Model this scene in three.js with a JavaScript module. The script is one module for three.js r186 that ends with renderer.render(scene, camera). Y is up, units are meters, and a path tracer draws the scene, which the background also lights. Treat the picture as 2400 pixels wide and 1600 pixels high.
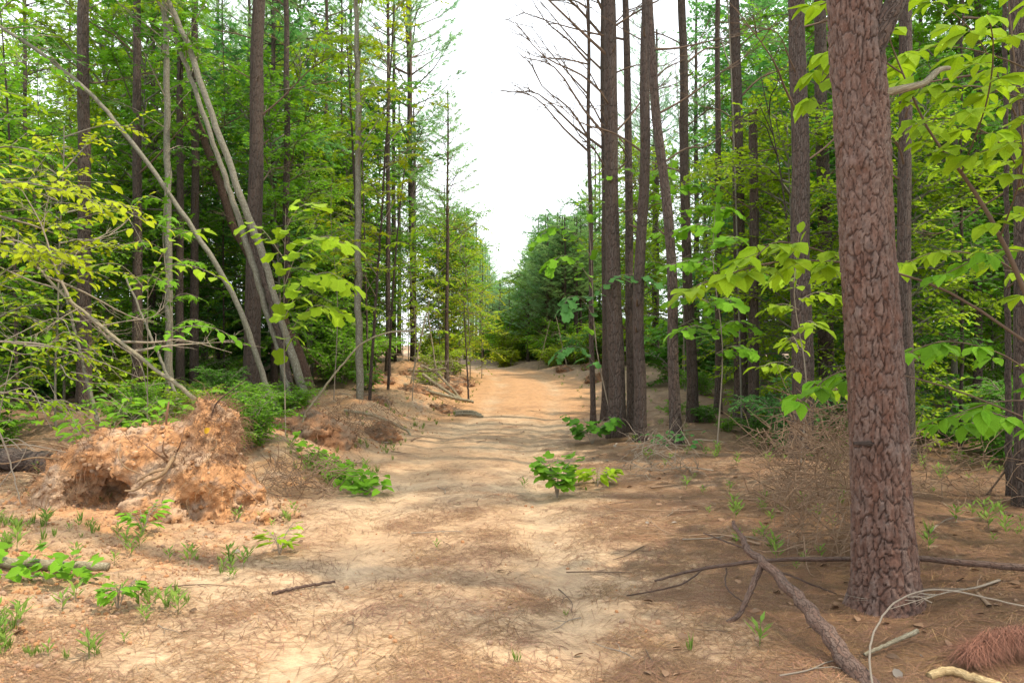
import * as THREE from 'three';
import { ImprovedNoise } from 'three/addons/math/ImprovedNoise.js';

// ---------------------------------------------------------------- camera, sky, sun, exposure
const scene = new THREE.Scene();
const camera = new THREE.PerspectiveCamera(46.39, 1024 / 682, 0.05, 500);
camera.position.set(0, 1.6, 0);
camera.lookAt(0, 1.6, -10);

const SKY_W = 64, SKY_H = 32, skyData = new Float32Array(SKY_W * SKY_H * 4);
for (let j = 0; j < SKY_H; j++) for (let i = 0; i < SKY_W; i++) {
  const e = ((j + 0.5) / SKY_H) * 180 - 90, k = Math.max(0, Math.min(1, e / 90));       // bright thin overcast, a little bluer overhead
  skyData.set([1.40 - 0.20 * k, 1.46 - 0.14 * k, 1.52 - 0.04 * k, 1], (j * SKY_W + i) * 4);
}
const sky = new THREE.DataTexture(skyData, SKY_W, SKY_H, THREE.RGBAFormat, THREE.FloatType);
sky.mapping = THREE.EquirectangularReflectionMapping;
sky.magFilter = THREE.LinearFilter;
sky.needsUpdate = true;
scene.background = sky;
scene.environment = sky;

const sun = new THREE.DirectionalLight(0xfff0d8, 3.8);
const SUN = new THREE.Vector3(0.42, 0.88, 0.12).normalize();                           // high, from the right and a little behind the camera
sun.position.copy(SUN).multiplyScalar(80).add(new THREE.Vector3(0, 0, -18));
sun.target.position.set(0, 0, -18);
sun.castShadow = true;
sun.shadow.radius = 2.2;                                                              // thin cloud softens the sun
sun.shadow.camera.left = sun.shadow.camera.bottom = -45;
sun.shadow.camera.right = sun.shadow.camera.top = 45;
sun.shadow.camera.far = 200;
sun.shadow.mapSize.set(4096, 4096);
scene.add(sun, sun.target);

const renderer = new THREE.WebGLRenderer({ antialias: true });
renderer.setSize(1024, 682);
renderer.toneMapping = THREE.LinearToneMapping;
renderer.toneMappingExposure = 1.42;
renderer.shadowMap.enabled = true;

// ---------------------------------------------------------------- helpers
const V = (x, y, z) => new THREE.Vector3(x, y, z);
const UP = V(0, 1, 0);
function rng(seed) { let s = (seed * 2654435761) >>> 0 || 1; return () => { s = (s + 0x6d2b79f5) | 0; let t = Math.imul(s ^ (s >>> 15), 1 | s); t = (t + Math.imul(t ^ (t >>> 7), 61 | t)) ^ t; return ((t ^ (t >>> 14)) >>> 0) / 4294967296; }; }
const pn = new ImprovedNoise();
const noise = (x, y, z = 0) => pn.noise(x + 37.13, y + 11.7, z + 5.31);
const fbm = (x, y, z, o = 3) => { let s = 0, a = 1, t = 0; for (let i = 0; i < o; i++) { s += a * noise(x, y, z); t += a; a *= 0.5; x *= 2.03; y *= 2.03; z *= 2.03; } return s / t; };
const clamp = (x, a = 0, b = 1) => Math.max(a, Math.min(b, x));
const sstep = (a, b, x) => { const t = clamp((x - a) / (b - a)); return t * t * (3 - 2 * t); };
const mix = (a, b, t) => a + (b - a) * t;
const mix3 = (a, b, t) => [mix(a[0], b[0], t), mix(a[1], b[1], t), mix(a[2], b[2], t)];
const lut = (tab, x) => { if (x <= tab[0][0]) return tab[0][1]; for (let i = 1; i < tab.length; i++) if (x <= tab[i][0]) { const t = (x - tab[i - 1][0]) / (tab[i][0] - tab[i - 1][0]); return mix(tab[i - 1][1], tab[i][1], t * t * (3 - 2 * t)); } return tab[tab.length - 1][1]; };

const used = {};
const numbered = (n) => { const k = used[n] = (used[n] ?? -1) + 1; return k ? n + '_' + String(k).padStart(3, '0') : n; };
function tag(o, label, category, group, kind) { o.userData.label = label; o.userData.category = category; if (group) o.userData.group = group; if (kind) o.userData.kind = kind; return o; }
function thing(name, label, category, x, y, z, group) { const o = new THREE.Group(); o.name = numbered(name); o.position.set(x, y, z); scene.add(o); return tag(o, label, category, group); }
function part(parent, name, geo, m, kind) { const o = new THREE.Mesh(geo, m); o.name = name; if (kind) o.userData.kind = kind; parent.add(o); return o; }

// a mesh in the making: positions, normals, uv (metres), linear vertex colours
class MB {
  constructor() { this.p = []; this.n = []; this.u = []; this.c = []; this.i = []; }
  get count() { return this.p.length / 3; }
  v(p, n, u, w, c) { this.p.push(p.x, p.y, p.z); this.n.push(n.x, n.y, n.z); this.u.push(u, w); this.c.push(c[0], c[1], c[2]); return this.p.length / 3 - 1; }
  geo(smooth = false) {
    const g = new THREE.BufferGeometry();
    g.setAttribute('position', new THREE.Float32BufferAttribute(this.p, 3));
    g.setAttribute('uv', new THREE.Float32BufferAttribute(this.u, 2));
    g.setAttribute('color', new THREE.Float32BufferAttribute(this.c, 3));
    g.setIndex(this.i);
    if (smooth) g.computeVertexNormals(); else g.setAttribute('normal', new THREE.Float32BufferAttribute(this.n, 3));
    return g;
  }
  add(g, M4, c = [1, 1, 1]) {
    const P = g.attributes.position, N = g.attributes.normal, U = g.attributes.uv, i0 = this.count, nm = new THREE.Matrix3().getNormalMatrix(M4), q = V(), n = V();
    for (let i = 0; i < P.count; i++) { q.fromBufferAttribute(P, i).applyMatrix4(M4); n.fromBufferAttribute(N, i).applyMatrix3(nm).normalize(); this.v(q, n, U.getX(i), U.getY(i), c); }
    for (let i = 0; i < g.index.count; i++) this.i.push(i0 + g.index.getX(i));
  }
  // a round tube along points; radii one per point; tex [w, h] metres of one texture tile
  tube(pts, radii, sides = 6, { col = [1, 1, 1], tex = [0.5, 1], rough = 0, cap = true } = {}) {
    const n = pts.length, T = V(), N = V(), B = V(), d = V(), q = V();
    let len = 0;
    N.set(1, 0, 0);
    const reps = Math.max(1, Math.round((2 * Math.PI * radii[0]) / tex[0])), first = this.count;
    for (let k = 0; k < n; k++) {
      T.copy(pts[Math.min(k + 1, n - 1)]).sub(pts[Math.max(k - 1, 0)]).normalize();
      if (k) len += d.copy(pts[k]).sub(pts[k - 1]).length();
      if (Math.abs(T.dot(N)) > 0.95) N.set(T.z, T.x, T.y);
      N.addScaledVector(T, -N.dot(T)).normalize();
      B.crossVectors(T, N);
      for (let s = 0; s <= sides; s++) {
        const a = (s / sides) * Math.PI * 2, ca = Math.cos(a), sa = Math.sin(a);
        d.copy(N).multiplyScalar(ca).addScaledVector(B, sa);
        let r = radii[k];
        if (rough) r *= 1 + rough * noise(ca * 1.7 + pts[0].x * 3, len * 6 / (1 + radii[0] * 20), sa * 1.7 + pts[0].z * 3);
        q.copy(pts[k]).addScaledVector(d, r);
        this.v(q, d, reps * s / sides, len / tex[1], col);
      }
    }
    const w = sides + 1;
    for (let k = 0; k < n - 1; k++) for (let s = 0; s < sides; s++) { const a = first + k * w + s; this.i.push(a, a + 1, a + w, a + 1, a + w + 1, a + w); }
    if (cap) for (const [k, sgn] of [[0, -1], [n - 1, 1]]) {
      T.copy(pts[Math.min(k + 1, n - 1)]).sub(pts[Math.max(k - 1, 0)]).normalize().multiplyScalar(sgn);
      const c0 = this.v(pts[k], T, 0.5, len / tex[1], col), b = first + k * w;
      for (let s = 0; s < sides; s++) sgn > 0 ? this.i.push(c0, b + s, b + s + 1) : this.i.push(c0, b + s + 1, b + s);
    }
    return this;
  }
  // one leaf with its base at P, pointing along D, upper face towards N
  leaf(P, D, N, L, W, kind, c) {
    const S = V().crossVectors(D, N).normalize(), n = V().crossVectors(S, D).normalize(), i0 = this.count, q = V(), m = V();
    for (const [a, b, h] of LEAF[kind].v) {
      q.copy(P).addScaledVector(D, a * L).addScaledVector(S, b * W).addScaledVector(n, h * W);
      m.copy(n).addScaledVector(S, -Math.sign(b) * 0.3).addScaledVector(D, 0.5 * (a - 0.45)).normalize();
      this.v(q, m, a, b, c);
    }
    for (const k of LEAF[kind].i) this.i.push(i0 + k);
  }
}
const fan = (n) => { const i = []; for (let k = 1; k < n; k++) i.push(0, k, k + 1); i.push(0, n, 1); return i; };
const LEAF = {
  diamond: { v: [[0, 0, 0], [0.45, 0.5, 0.14], [1, 0, -0.1], [0.45, -0.5, 0.14]], i: [0, 1, 2, 0, 2, 3] },
  oval: { v: [[0.45, 0, -0.02], [0, 0, 0], [0.22, 0.36, 0.1], [0.55, 0.5, 0.12], [0.84, 0.26, 0.0], [1, 0, -0.16], [0.84, -0.26, 0.0], [0.55, -0.5, 0.12], [0.22, -0.36, 0.1]], i: fan(8).map((k) => k) },
  star: { v: [[0.4, 0, 0], [0, 0, 0], [0.05, 0.5, -0.06], [0.36, 0.2, 0.03], [0.62, 0.56, -0.06], [0.62, 0.17, 0.03], [1.05, 0, -0.14], [0.62, -0.17, 0.03], [0.62, -0.56, -0.06], [0.36, -0.2, 0.03], [0.05, -0.5, -0.06]], i: fan(10) },
  tulip: { v: [[0.45, 0, 0], [0, 0, 0], [0.06, 0.34, 0.08], [0.26, 0.52, 0.1], [0.46, 0.34, 0.06], [0.8, 0.46, 0.06], [0.95, 0.2, -0.04], [0.86, 0, -0.06], [0.95, -0.2, -0.04], [0.8, -0.46, 0.06], [0.46, -0.34, 0.06], [0.26, -0.52, 0.1], [0.06, -0.34, 0.08]], i: fan(12) },
  round: { v: [[0.45, 0, -0.05], [0.04, 0, 0], [-0.06, 0.24, 0.05], [0.2, 0.5, 0.08], [0.6, 0.46, 0.05], [1, 0, -0.1], [0.6, -0.46, 0.05], [0.2, -0.5, 0.08], [-0.06, -0.24, 0.05]], i: fan(8) },
};
const curve = (pts, n) => new THREE.CatmullRomCurve3(pts.map((p) => (p.isVector3 ? p : V(...p)))).getPoints(n);
// crooked as real wood is: each inner point pushed aside a little
const crooked = (pts, a, s = 0) => pts.map((p, k) => (k && k < pts.length - 1 ? V(p.x + a * noise(k * 0.83 + s, p.y * 7, 1.3), p.y + a * 0.6 * noise(k * 0.91, 4.2 + s, p.x * 5), p.z + a * noise(7.7, k * 0.77, p.z * 5 + s)) : p));
const taper = (n, r0, r1, pow = 1) => Array.from({ length: n }, (_, k) => mix(r0, r1, Math.pow(k / (n - 1), pow)));

// ---------------------------------------------------------------- textures and materials
function tex(w, h, f, srgb) {
  const d = new Uint8Array(w * h * 4);
  for (let y = 0; y < h; y++) for (let x = 0; x < w; x++) { const c = f(x / w, y / h), o = (y * w + x) * 4; for (let k = 0; k < 3; k++) { let t = clamp(c[k]); if (srgb) t = t <= 0.0031308 ? t * 12.92 : 1.055 * Math.pow(t, 1 / 2.4) - 0.055; d[o + k] = Math.round(t * 255); } d[o + 3] = 255; }
  const t = new THREE.DataTexture(d, w, h);
  t.wrapS = t.wrapT = THREE.RepeatWrapping; t.magFilter = THREE.LinearFilter; t.minFilter = THREE.LinearFilter;
  if (srgb) t.colorSpace = THREE.SRGBColorSpace;
  t.needsUpdate = true;
  return t;
}
// noise that repeats over a unit square (points on a torus)
const tnoise = (u, v, fu, fv, s = 0) => { const a = u * 2 * Math.PI, b = v * 2 * Math.PI; return noise(Math.cos(a) * fu + Math.cos(b) * fv * 0.77 + s, Math.sin(a) * fu + s * 1.7, Math.sin(b) * fv + Math.cos(b) * fv * 0.3); };
const hash = (x, y, s = 0) => { let t = Math.imul(x * 374761393 + y * 668265263 + s * 974711, 1274126177) ^ 0x5bd1e995; t = Math.imul(t ^ (t >>> 13), 1274126177); return ((t ^ (t >>> 16)) >>> 0) / 4294967296; };
// plates of bark: cells nx round by ny up, returns [edge distance, random of the cell, random 2]
function plates(u, v, nx, ny, s) {
  const x = u * nx, y = v * ny, xi = Math.floor(x), yi = Math.floor(y);
  let a = 9, b = 9, id = 0, id2 = 0;
  for (let j = -1; j <= 1; j++) for (let i = -1; i <= 1; i++) {
    const cx = ((xi + i) % nx + nx) % nx, cy = ((yi + j) % ny + ny) % ny;
    const dx = xi + i + 0.15 + 0.7 * hash(cx, cy, s) - x, dy = yi + j + hash(cx, cy, s + 1) - y, d = Math.sqrt(dx * dx + dy * dy * 0.7);
    if (d < a) { b = a; a = d; id = hash(cx, cy, s + 2); id2 = hash(cx, cy, s + 3); } else if (d < b) b = d;
  }
  return [b - a, id, id2];
}
const barkAt = (u, v) => { const w = 0.012 * tnoise(u, v, 2, 4, 3) + 0.006 * tnoise(u, v, 6, 12, 7), p = plates(u + w * 4, v + w, 13, 7, 4), q = plates(u + w * 2, v - w, 26, 34, 9); return [p, q, tnoise(u, v, 12, 24, 1)]; };
const barkMap = tex(256, 512, (u, v) => {
  const [p, q, n] = barkAt(u, v), grey = [0.112, 0.086, 0.07], red = [0.095, 0.058, 0.042], gap = [0.045, 0.03, 0.022];
  const c = mix3(mix3(red, grey, clamp(p[1] * 0.8 + q[1] * 0.4)), gap, 1 - sstep(0.02, 0.16, p[0])), k = 0.85 + 0.3 * q[2] + 0.25 * n;
  return [c[0] * k, c[1] * k, c[2] * k];
}, true);
const barkBump = tex(256, 512, (u, v) => { const [p, q, n] = barkAt(u, v), h = sstep(0, 0.25, p[0]) * (0.55 + 0.3 * p[1]) + 0.15 * sstep(0, 0.2, q[0]) + 0.06 * n; return [h, h, h]; });
const smoothMap = tex(256, 256, (u, v) => { const n = 0.5 + 0.5 * tnoise(u, v, 3, 5, 2), m = tnoise(u, v, 4, 22, 8), l = sstep(0.15, 0.35, tnoise(u, v, 5, 4, 5)), c = mix3(mix3([0.135, 0.12, 0.085], [0.20, 0.18, 0.13], n), [0.32, 0.31, 0.25], 0.55 * l), k = 0.95 + 0.3 * m; return [c[0] * k, c[1] * k, c[2] * k]; }, true);
const smoothBump = tex(256, 256, (u, v) => { const h = 0.5 + 0.3 * tnoise(u, v, 4, 26, 8) + 0.2 * tnoise(u, v, 14, 14, 3); return [h, h, h]; });
const sandMap = tex(512, 512, (u, v) => { const r = hash(Math.floor(u * 512), Math.floor(v * 512), 3), n = 0.88 + 0.16 * tnoise(u, v, 3, 3, 1) + 0.14 * tnoise(u, v, 9, 9, 4) + 0.10 * tnoise(u, v, 24, 24, 6), k = n * (0.92 + 0.14 * r) * (r > 0.985 ? 0.55 : 1); return [k, k * (0.98 + 0.03 * tnoise(u, v, 7, 7, 9)), k * 0.98]; }, true);
const sandBump = tex(512, 512, (u, v) => { const h = 0.5 + 0.25 * tnoise(u, v, 6, 6, 1) + 0.2 * tnoise(u, v, 16, 16, 4) + 0.15 * tnoise(u, v, 40, 40, 6) + 0.1 * hash(Math.floor(u * 256), Math.floor(v * 256), 5); return [h, h, h]; });

const flakeAt = (u, v) => { const w = 0.02 * tnoise(u, v, 3, 3, 2) + 0.008 * tnoise(u, v, 9, 9, 6), p = plates(u + w, v + w * 0.6, 13, 9, 51), q = plates(u - w, v + w, 30, 22, 57); return [p, q, tnoise(u, v, 22, 22, 4)]; };
const flakeBump = tex(512, 512, (u, v) => { const [p, q, n] = flakeAt(u, v), h = 0.15 + 0.4 * p[1] + 0.25 * q[1] + 0.1 * sstep(0, 0.12, p[0]) + 0.12 * n; return [h, h, h]; });
const flakeMap = tex(512, 512, (u, v) => { const [p, q, n] = flakeAt(u, v), k = 0.72 + 0.22 * p[2] + 0.2 * q[2] + 0.25 * n, g = 0.1 * (p[1] - 0.5); return [k, k * (1 + g), k * (1 + 1.5 * g)]; }, true);
const std = (o) => new THREE.MeshStandardMaterial({ roughness: 0.95, ...o });
const lin = (r, g, b) => new THREE.Color().setRGB(r, g, b);
const M = {
  ground: std({ vertexColors: true, map: sandMap, bumpMap: sandBump, bumpScale: 0.012 }),
  soil: std({ vertexColors: true, map: sandMap, bumpMap: sandBump, bumpScale: 0.02 }),
  bark: std({ map: barkMap, bumpMap: barkBump, bumpScale: 0.02 }),
  barkNear: std({ vertexColors: true, map: flakeMap, bumpMap: flakeBump, bumpScale: 0.008, roughness: 0.85 }),
  smooth: std({ map: smoothMap, bumpMap: smoothBump, bumpScale: 0.004, roughness: 0.8 }),
  twig: std({ color: lin(0.13, 0.085, 0.055) }),
  greyTwig: std({ color: lin(0.27, 0.22, 0.165), bumpMap: smoothBump, bumpScale: 0.003 }),
  paleWood: std({ map: smoothMap, color: lin(1.35, 1.26, 1.12), bumpMap: smoothBump, bumpScale: 0.004 }),
  peeled: std({ map: smoothMap, color: lin(2.3, 1.75, 1.1), bumpMap: smoothBump, bumpScale: 0.003, roughness: 0.7 }),
  redBranch: std({ map: barkMap, color: lin(1.45, 1.25, 1.15), bumpMap: barkBump, bumpScale: 0.006 }),
  root: std({ map: smoothMap, color: lin(1.35, 0.95, 0.68), bumpMap: smoothBump, bumpScale: 0.003 }),
  rootDark: std({ color: lin(0.22, 0.12, 0.065) }),
  litter: std({ color: lin(0.30, 0.165, 0.08), vertexColors: true, side: THREE.DoubleSide, roughness: 0.8 }),
  deadNeedle: std({ color: lin(0.21, 0.085, 0.05), vertexColors: true, side: THREE.DoubleSide, roughness: 0.8 }),
};
// midrib and side veins, a little paler than the blade; v runs across the leaf with the midrib at 0
const veinMap = tex(128, 128, (u, v) => { const b = Math.abs(v > 0.5 ? v - 1 : v), rib = 1 - sstep(0.01, 0.03, b), f = (u * 7 - b * 6 + 20) % 1, side = (1 - sstep(0.05, 0.14, Math.min(f, 1 - f))) * sstep(0.005, 0.03, b), k = 0.8 + 0.1 * tnoise(u, v, 5, 5, 2) + 0.14 * rib + 0.10 * side; return [k, k, k]; }, true);
const leafMat = (r, g, b, t = 0.48) => new THREE.MeshPhysicalMaterial({ color: lin(r * 1.2, g * 1.2, b * 1.2), map: t > 0.45 ? veinMap : null, vertexColors: true, roughness: 1, transmission: t, thickness: 0, side: THREE.DoubleSide, specularIntensity: 0.14, clearcoat: 0.05, clearcoatRoughness: 0.4 });
const G = {
  lime: leafMat(0.29, 0.44, 0.016), fresh: leafMat(0.17, 0.37, 0.02), shadeHolly: leafMat(0.10, 0.26, 0.024), shadeJade: leafMat(0.12, 0.31, 0.075),  // leaf tones with light in the colour: sunlit first, mid, then two shaded
  gold: leafMat(0.39, 0.47, 0.014), weed: leafMat(0.17, 0.27, 0.05), pine: leafMat(0.26, 0.43, 0.15, 0.44), pineBlue: leafMat(0.25, 0.43, 0.22, 0.44),
};

// ---------------------------------------------------------------- the lie of the land
const ROADX = [[0, -0.2], [4, -0.35], [7, -0.48], [12, -0.5], [15, -0.15], [18, 0.2], [23, 0.45], [28, 0.15], [33, -0.7], [40, -2.4], [50, -6], [70, -14]];
const ROADW = [[0, 2.0], [4, 1.95], [7, 1.5], [12, 1.4], [18, 1.5], [24, 1.6], [30, 1.35], [70, 1.3]];
const roadX = (d) => lut(ROADX, d), roadW = (d) => lut(ROADW, d);
function H(x, z) {
  const d = -z, c = roadX(d), w = roadW(d), dl = c - w - x, dr = x - c - w, off = Math.max(sstep(-0.1, 1.2, dl), sstep(-0.1, 1.2, dr));
  let h = 0.38 * sstep(15, 28, d) - 0.3 * sstep(34, 60, d);
  h += sstep(-0.1, 2.2, dl) * (0.10 + 0.16 * sstep(7, 11, d)) + sstep(0.0, 1.0, dl) * 0.26 * sstep(8, 10.5, d) * (0.75 + 0.9 * noise(x * 0.8, z * 0.55, 5.5));
  h += sstep(-0.2, 2.6, dr) * 0.16 + sstep(0.2, 1.6, dr) * 0.12 * sstep(14, 20, d);
  h += (0.04 + 0.10 * off) * fbm(x * 0.5, z * 0.5, 0.3, 2);
  if (d < 40 && d > 0) {
    h += 0.009 * noise(x * 3.1, z * 3.1, 4) + 0.007 * noise(x * 9, z * 9, 2);
    const rut = Math.abs(Math.abs(x - c) - 0.74);
    h -= 0.05 * Math.exp(-rut * rut / 0.05) * (1 - off) * (0.7 + 0.6 * noise(x, z * 0.6, 9));
    const cl = sstep(0.0, 0.6, dl) * (1 - sstep(4, 6, dl)) + 0.45 * sstep(0, 0.6, dr);
    if (cl > 0) h += cl * (0.05 * Math.abs(noise(x * 4.3, z * 4.3, 7)) + 0.035 * Math.abs(noise(x * 10, z * 10, 3)) + 0.014 * noise(x * 23, z * 23, 1));
  }
  return h;
}
const C = { pale: [0.50, 0.36, 0.22], sand: [0.45, 0.30, 0.17], orange: [0.48, 0.27, 0.125], clay: [0.48, 0.225, 0.09], litter: [0.33, 0.22, 0.132], floor: [0.25, 0.17, 0.105], grey: [0.40, 0.30, 0.21] };
function groundColor(x, z) {
  const d = -z, c = roadX(d), w = roadW(d), n = fbm(x * 0.9, z * 0.9, 2.2, 3), m = fbm(x * 3.2, z * 3.2, 6.1, 3), f = fbm(x * 8, z * 8, 1.2, 2);
  const dl = c - w - x + 0.35 * n, dr = x - c - w + 0.5 * n;
  let k = mix3(C.sand, C.pale, sstep(-0.15, 0.35, n + 0.5 * m));
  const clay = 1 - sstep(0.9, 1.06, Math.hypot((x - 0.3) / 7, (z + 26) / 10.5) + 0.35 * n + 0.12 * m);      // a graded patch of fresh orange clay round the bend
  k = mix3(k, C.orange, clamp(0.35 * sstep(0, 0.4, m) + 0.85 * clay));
  const rut = Math.abs(Math.abs(x - c) - 0.74);
  k = mix3(k, C.pale, 0.8 * Math.exp(-rut * rut / 0.045) * clamp(0.5 + 1.5 * n + 0.5 * m));
  k = mix3(k, C.litter, 0.35 * sstep(0.12, 0.35, m + 0.35 * f - 0.05) * (1 - clay));       // needles swept into patches
  if (dl > 0) { let s = mix3(mix3(C.sand, C.orange, sstep(-0.2, 0.3, n)), C.grey, 0.7 * sstep(0.1, 0.35, m)); s = mix3(s, C.clay, 0.7 * sstep(0.0, 0.25, f - 0.1) + 0.0); k = mix3(k, s, sstep(0, 0.5, dl)); k = mix3(k, C.floor, sstep(1.7, 3.2, dl + 0.8 * n + 0.6 * m - (d < 9 ? 1 : 0))); }
  if (dr > 0) { k = mix3(k, mix3(C.litter, C.sand, 0.75 * sstep(0.12, 0.3, m + 0.4 * f)), sstep(0, 0.7, dr)); k = mix3(k, C.floor, sstep(2.0, 4.5, dr + 0.8 * n)); }
  if (d < 0 || d > 40) k = mix3(k, C.floor, d < 0 ? 0 : sstep(40, 46, d) * sstep(0, 1, Math.max(dl, dr)));
  const q = 1 + 0.25 * f;
  return [k[0] * q, k[1] * q, k[2] * q];
}
{
  const xs = [], zs = [];
  for (let x = -0.5; x > -95;) { xs.unshift(x); x -= 0.036 + 0.055 * Math.max(0, -x - 4.6); }
  for (let x = -0.5 + 0.036; x < 95;) { xs.push(x); x += 0.036 + 0.055 * Math.max(0, x - 3.4); }
  for (let z = 24; z > -2.6; z -= 0.9) zs.push(z);
  for (let z = -2.65; z > -190;) { zs.push(z); z -= 0.028 + 0.0075 * Math.max(0, -z - 3.2); }
  const nx = xs.length, nz = zs.length, P = new Float32Array(nx * nz * 3), U = new Float32Array(nx * nz * 2), K = new Float32Array(nx * nz * 3), road = [], land = [];
  for (let j = 0, o = 0; j < nz; j++) for (let i = 0; i < nx; i++, o++) {
    P.set([xs[i], H(xs[i], zs[j]), zs[j]], o * 3);
    U.set([xs[i] / 1.3, zs[j] / 1.3], o * 2);
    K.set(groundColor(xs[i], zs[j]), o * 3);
    if (i && j) {
      const x = (xs[i] + xs[i - 1]) / 2, z = (zs[j] + zs[j - 1]) / 2, on = Math.abs(x - roadX(-z)) < roadW(-z) + 0.25 * noise(x * 0.9, z * 0.9, 8) && z < 20;
      (on ? road : land).push(o, o - nx, o - nx - 1, o, o - nx - 1, o - 1);
    }
  }
  const full = new THREE.BufferGeometry();
  full.setAttribute('position', new THREE.BufferAttribute(P, 3)); full.setIndex([...land.slice(0, 3)]);
  full.setIndex(new THREE.BufferAttribute(new Uint32Array(land.length + road.length), 1));
  full.index.array.set(land); full.index.array.set(road, land.length);
  full.computeVertexNormals();
  const N = full.attributes.normal.array;
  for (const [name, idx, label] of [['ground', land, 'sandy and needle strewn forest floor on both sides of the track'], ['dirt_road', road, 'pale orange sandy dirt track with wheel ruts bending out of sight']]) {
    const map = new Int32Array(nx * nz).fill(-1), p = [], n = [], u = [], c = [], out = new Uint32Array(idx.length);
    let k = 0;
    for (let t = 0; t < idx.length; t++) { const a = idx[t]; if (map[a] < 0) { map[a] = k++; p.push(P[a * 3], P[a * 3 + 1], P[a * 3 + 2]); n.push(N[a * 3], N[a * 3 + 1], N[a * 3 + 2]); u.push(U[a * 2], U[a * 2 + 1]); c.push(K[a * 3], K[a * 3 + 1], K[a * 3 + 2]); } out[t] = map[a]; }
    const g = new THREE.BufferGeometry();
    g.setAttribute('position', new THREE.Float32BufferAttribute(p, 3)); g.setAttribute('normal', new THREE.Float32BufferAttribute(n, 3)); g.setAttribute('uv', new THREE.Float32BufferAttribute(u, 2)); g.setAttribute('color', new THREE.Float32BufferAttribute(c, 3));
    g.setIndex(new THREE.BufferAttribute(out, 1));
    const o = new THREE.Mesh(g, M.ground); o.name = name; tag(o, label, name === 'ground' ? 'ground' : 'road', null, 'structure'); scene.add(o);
  }
}

// ---------------------------------------------------------------- plants: shapes shared by many
const outward = (az, el) => V(Math.cos(el) * Math.cos(az), Math.sin(el), Math.cos(el) * Math.sin(az));
const tint = (r, a = 0.3) => { const k = 1 - a + 2 * a * r(), y = 0.9 + 0.2 * r(); return [k * y, k, k * 0.9]; };
// a leafy twig from P along D: thin stem in wood, leaves through sink(P, D, N, size)
function spray(wood, sink, P, D, len, nLeaf, size, r, droop = 0.25) {
  const side = V().crossVectors(D, UP).normalize(), tip = V().copy(P).addScaledVector(D, len).add(V(0, -droop * len, 0)), mid = V().copy(P).lerp(tip, 0.5).add(V(0, droop * len * 0.35, 0));
  if (wood) wood.tube([P, mid, tip], [0.004 + 0.004 * len, 0.003 + 0.002 * len, 0.0015], 3, { cap: false });
  for (let k = 0; k < nLeaf; k++) {
    const t = (k + 0.6) / nLeaf, p = t < 0.5 ? V().copy(P).lerp(mid, t * 2) : V().copy(mid).lerp(tip, t * 2 - 1), s = k % 2 ? 1 : -1;
    const d = V().copy(D).multiplyScalar(k === nLeaf - 1 ? 1 : 0.65).addScaledVector(side, k === nLeaf - 1 ? 0 : s * (0.7 + 0.3 * r())).add(V((r() - 0.5) * 0.4, -0.12 - 0.45 * r(), (r() - 0.5) * 0.4)).normalize();
    const n = V((r() - 0.5) * 1.5, 1, (r() - 0.5) * 1.5).normalize();
    p.addScaledVector(d, size * 0.12);
    sink(p, d, n, size * (0.65 + 0.6 * r()));
  }
}
function broadleaf(seed, o) {
  const r = rng(seed), limbs = new MB(), crown = new MB();
  const pts = [], nP = 9, bend = [(r() - 0.5) * o.H * 0.12, (r() - 0.5) * o.H * 0.12];
  for (let k = 0; k <= nP; k++) { const t = k / nP; pts.push(V(bend[0] * t * t + 0.05 * noise(t * 4, seed), t * (o.H + 0.15) - 0.15, bend[1] * t * t + 0.05 * noise(seed, t * 4))); }
  const cv = new THREE.CatmullRomCurve3(pts), P = cv.getPoints(22);
  limbs.tube(P, taper(P.length, o.r, 0.008, 0.8), 7, { tex: [0.4, 0.6], rough: 0.15, cap: false });
  const sink = (p, d, n, s) => crown.leaf(p, d, n, s, s * (o.wide ?? 0.6), o.kind, tint(r));
  for (let i = 0; i < o.limbs; i++) {
    const t = o.from + (1 - o.from) * ((i + r()) / o.limbs) * 0.97, q = (t - o.from) / (1 - o.from), az = i * 2.4 + r() * 1.2, S = cv.getPoint(t);
    const L = o.R * (0.35 + 0.75 * Math.sin(Math.PI * Math.pow(0.12 + 0.82 * (1 - q), 0.8))) * (0.55 + 0.65 * r()), el = -0.05 + 0.5 * q + 0.9 * (r() - 0.3);
    const D = outward(az, el), E = V().copy(S).addScaledVector(D, L).add(V(0, -0.12 * L, 0)), mid = V().copy(S).addScaledVector(D, L * 0.5).add(V((r() - 0.5) * 0.15 * L, 0.05 * L, (r() - 0.5) * 0.15 * L));
    const lc = new THREE.CatmullRomCurve3([S, mid, E]), lp = lc.getPoints(6);
    limbs.tube(lp, taper(7, 0.006 + 0.012 * L * (o.limbR ?? 1), 0.003), 4, { cap: false });
    const nT = Math.max(3, Math.round(L * o.twigs));
    for (let k = 0; k < nT; k++) {
      const s = 0.18 + 0.82 * (k + r() * 0.8) / nT, p = lc.getPoint(Math.min(1, s)), a2 = az + (k % 2 ? 1 : -1) * (0.4 + 0.9 * r()) * (k === nT - 1 ? 0.1 : 1);
      spray(limbs, sink, p, outward(a2 + (r() - 0.5) * 1.4, el * 0.4 + (r() - 0.4) * 1.5), (0.22 + 0.4 * r()) * (o.spread ?? 1), o.per, o.leaf, r);
    }
  }
  return { trunk: limbs.geo(), crown: crown.geo() };
}
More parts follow.
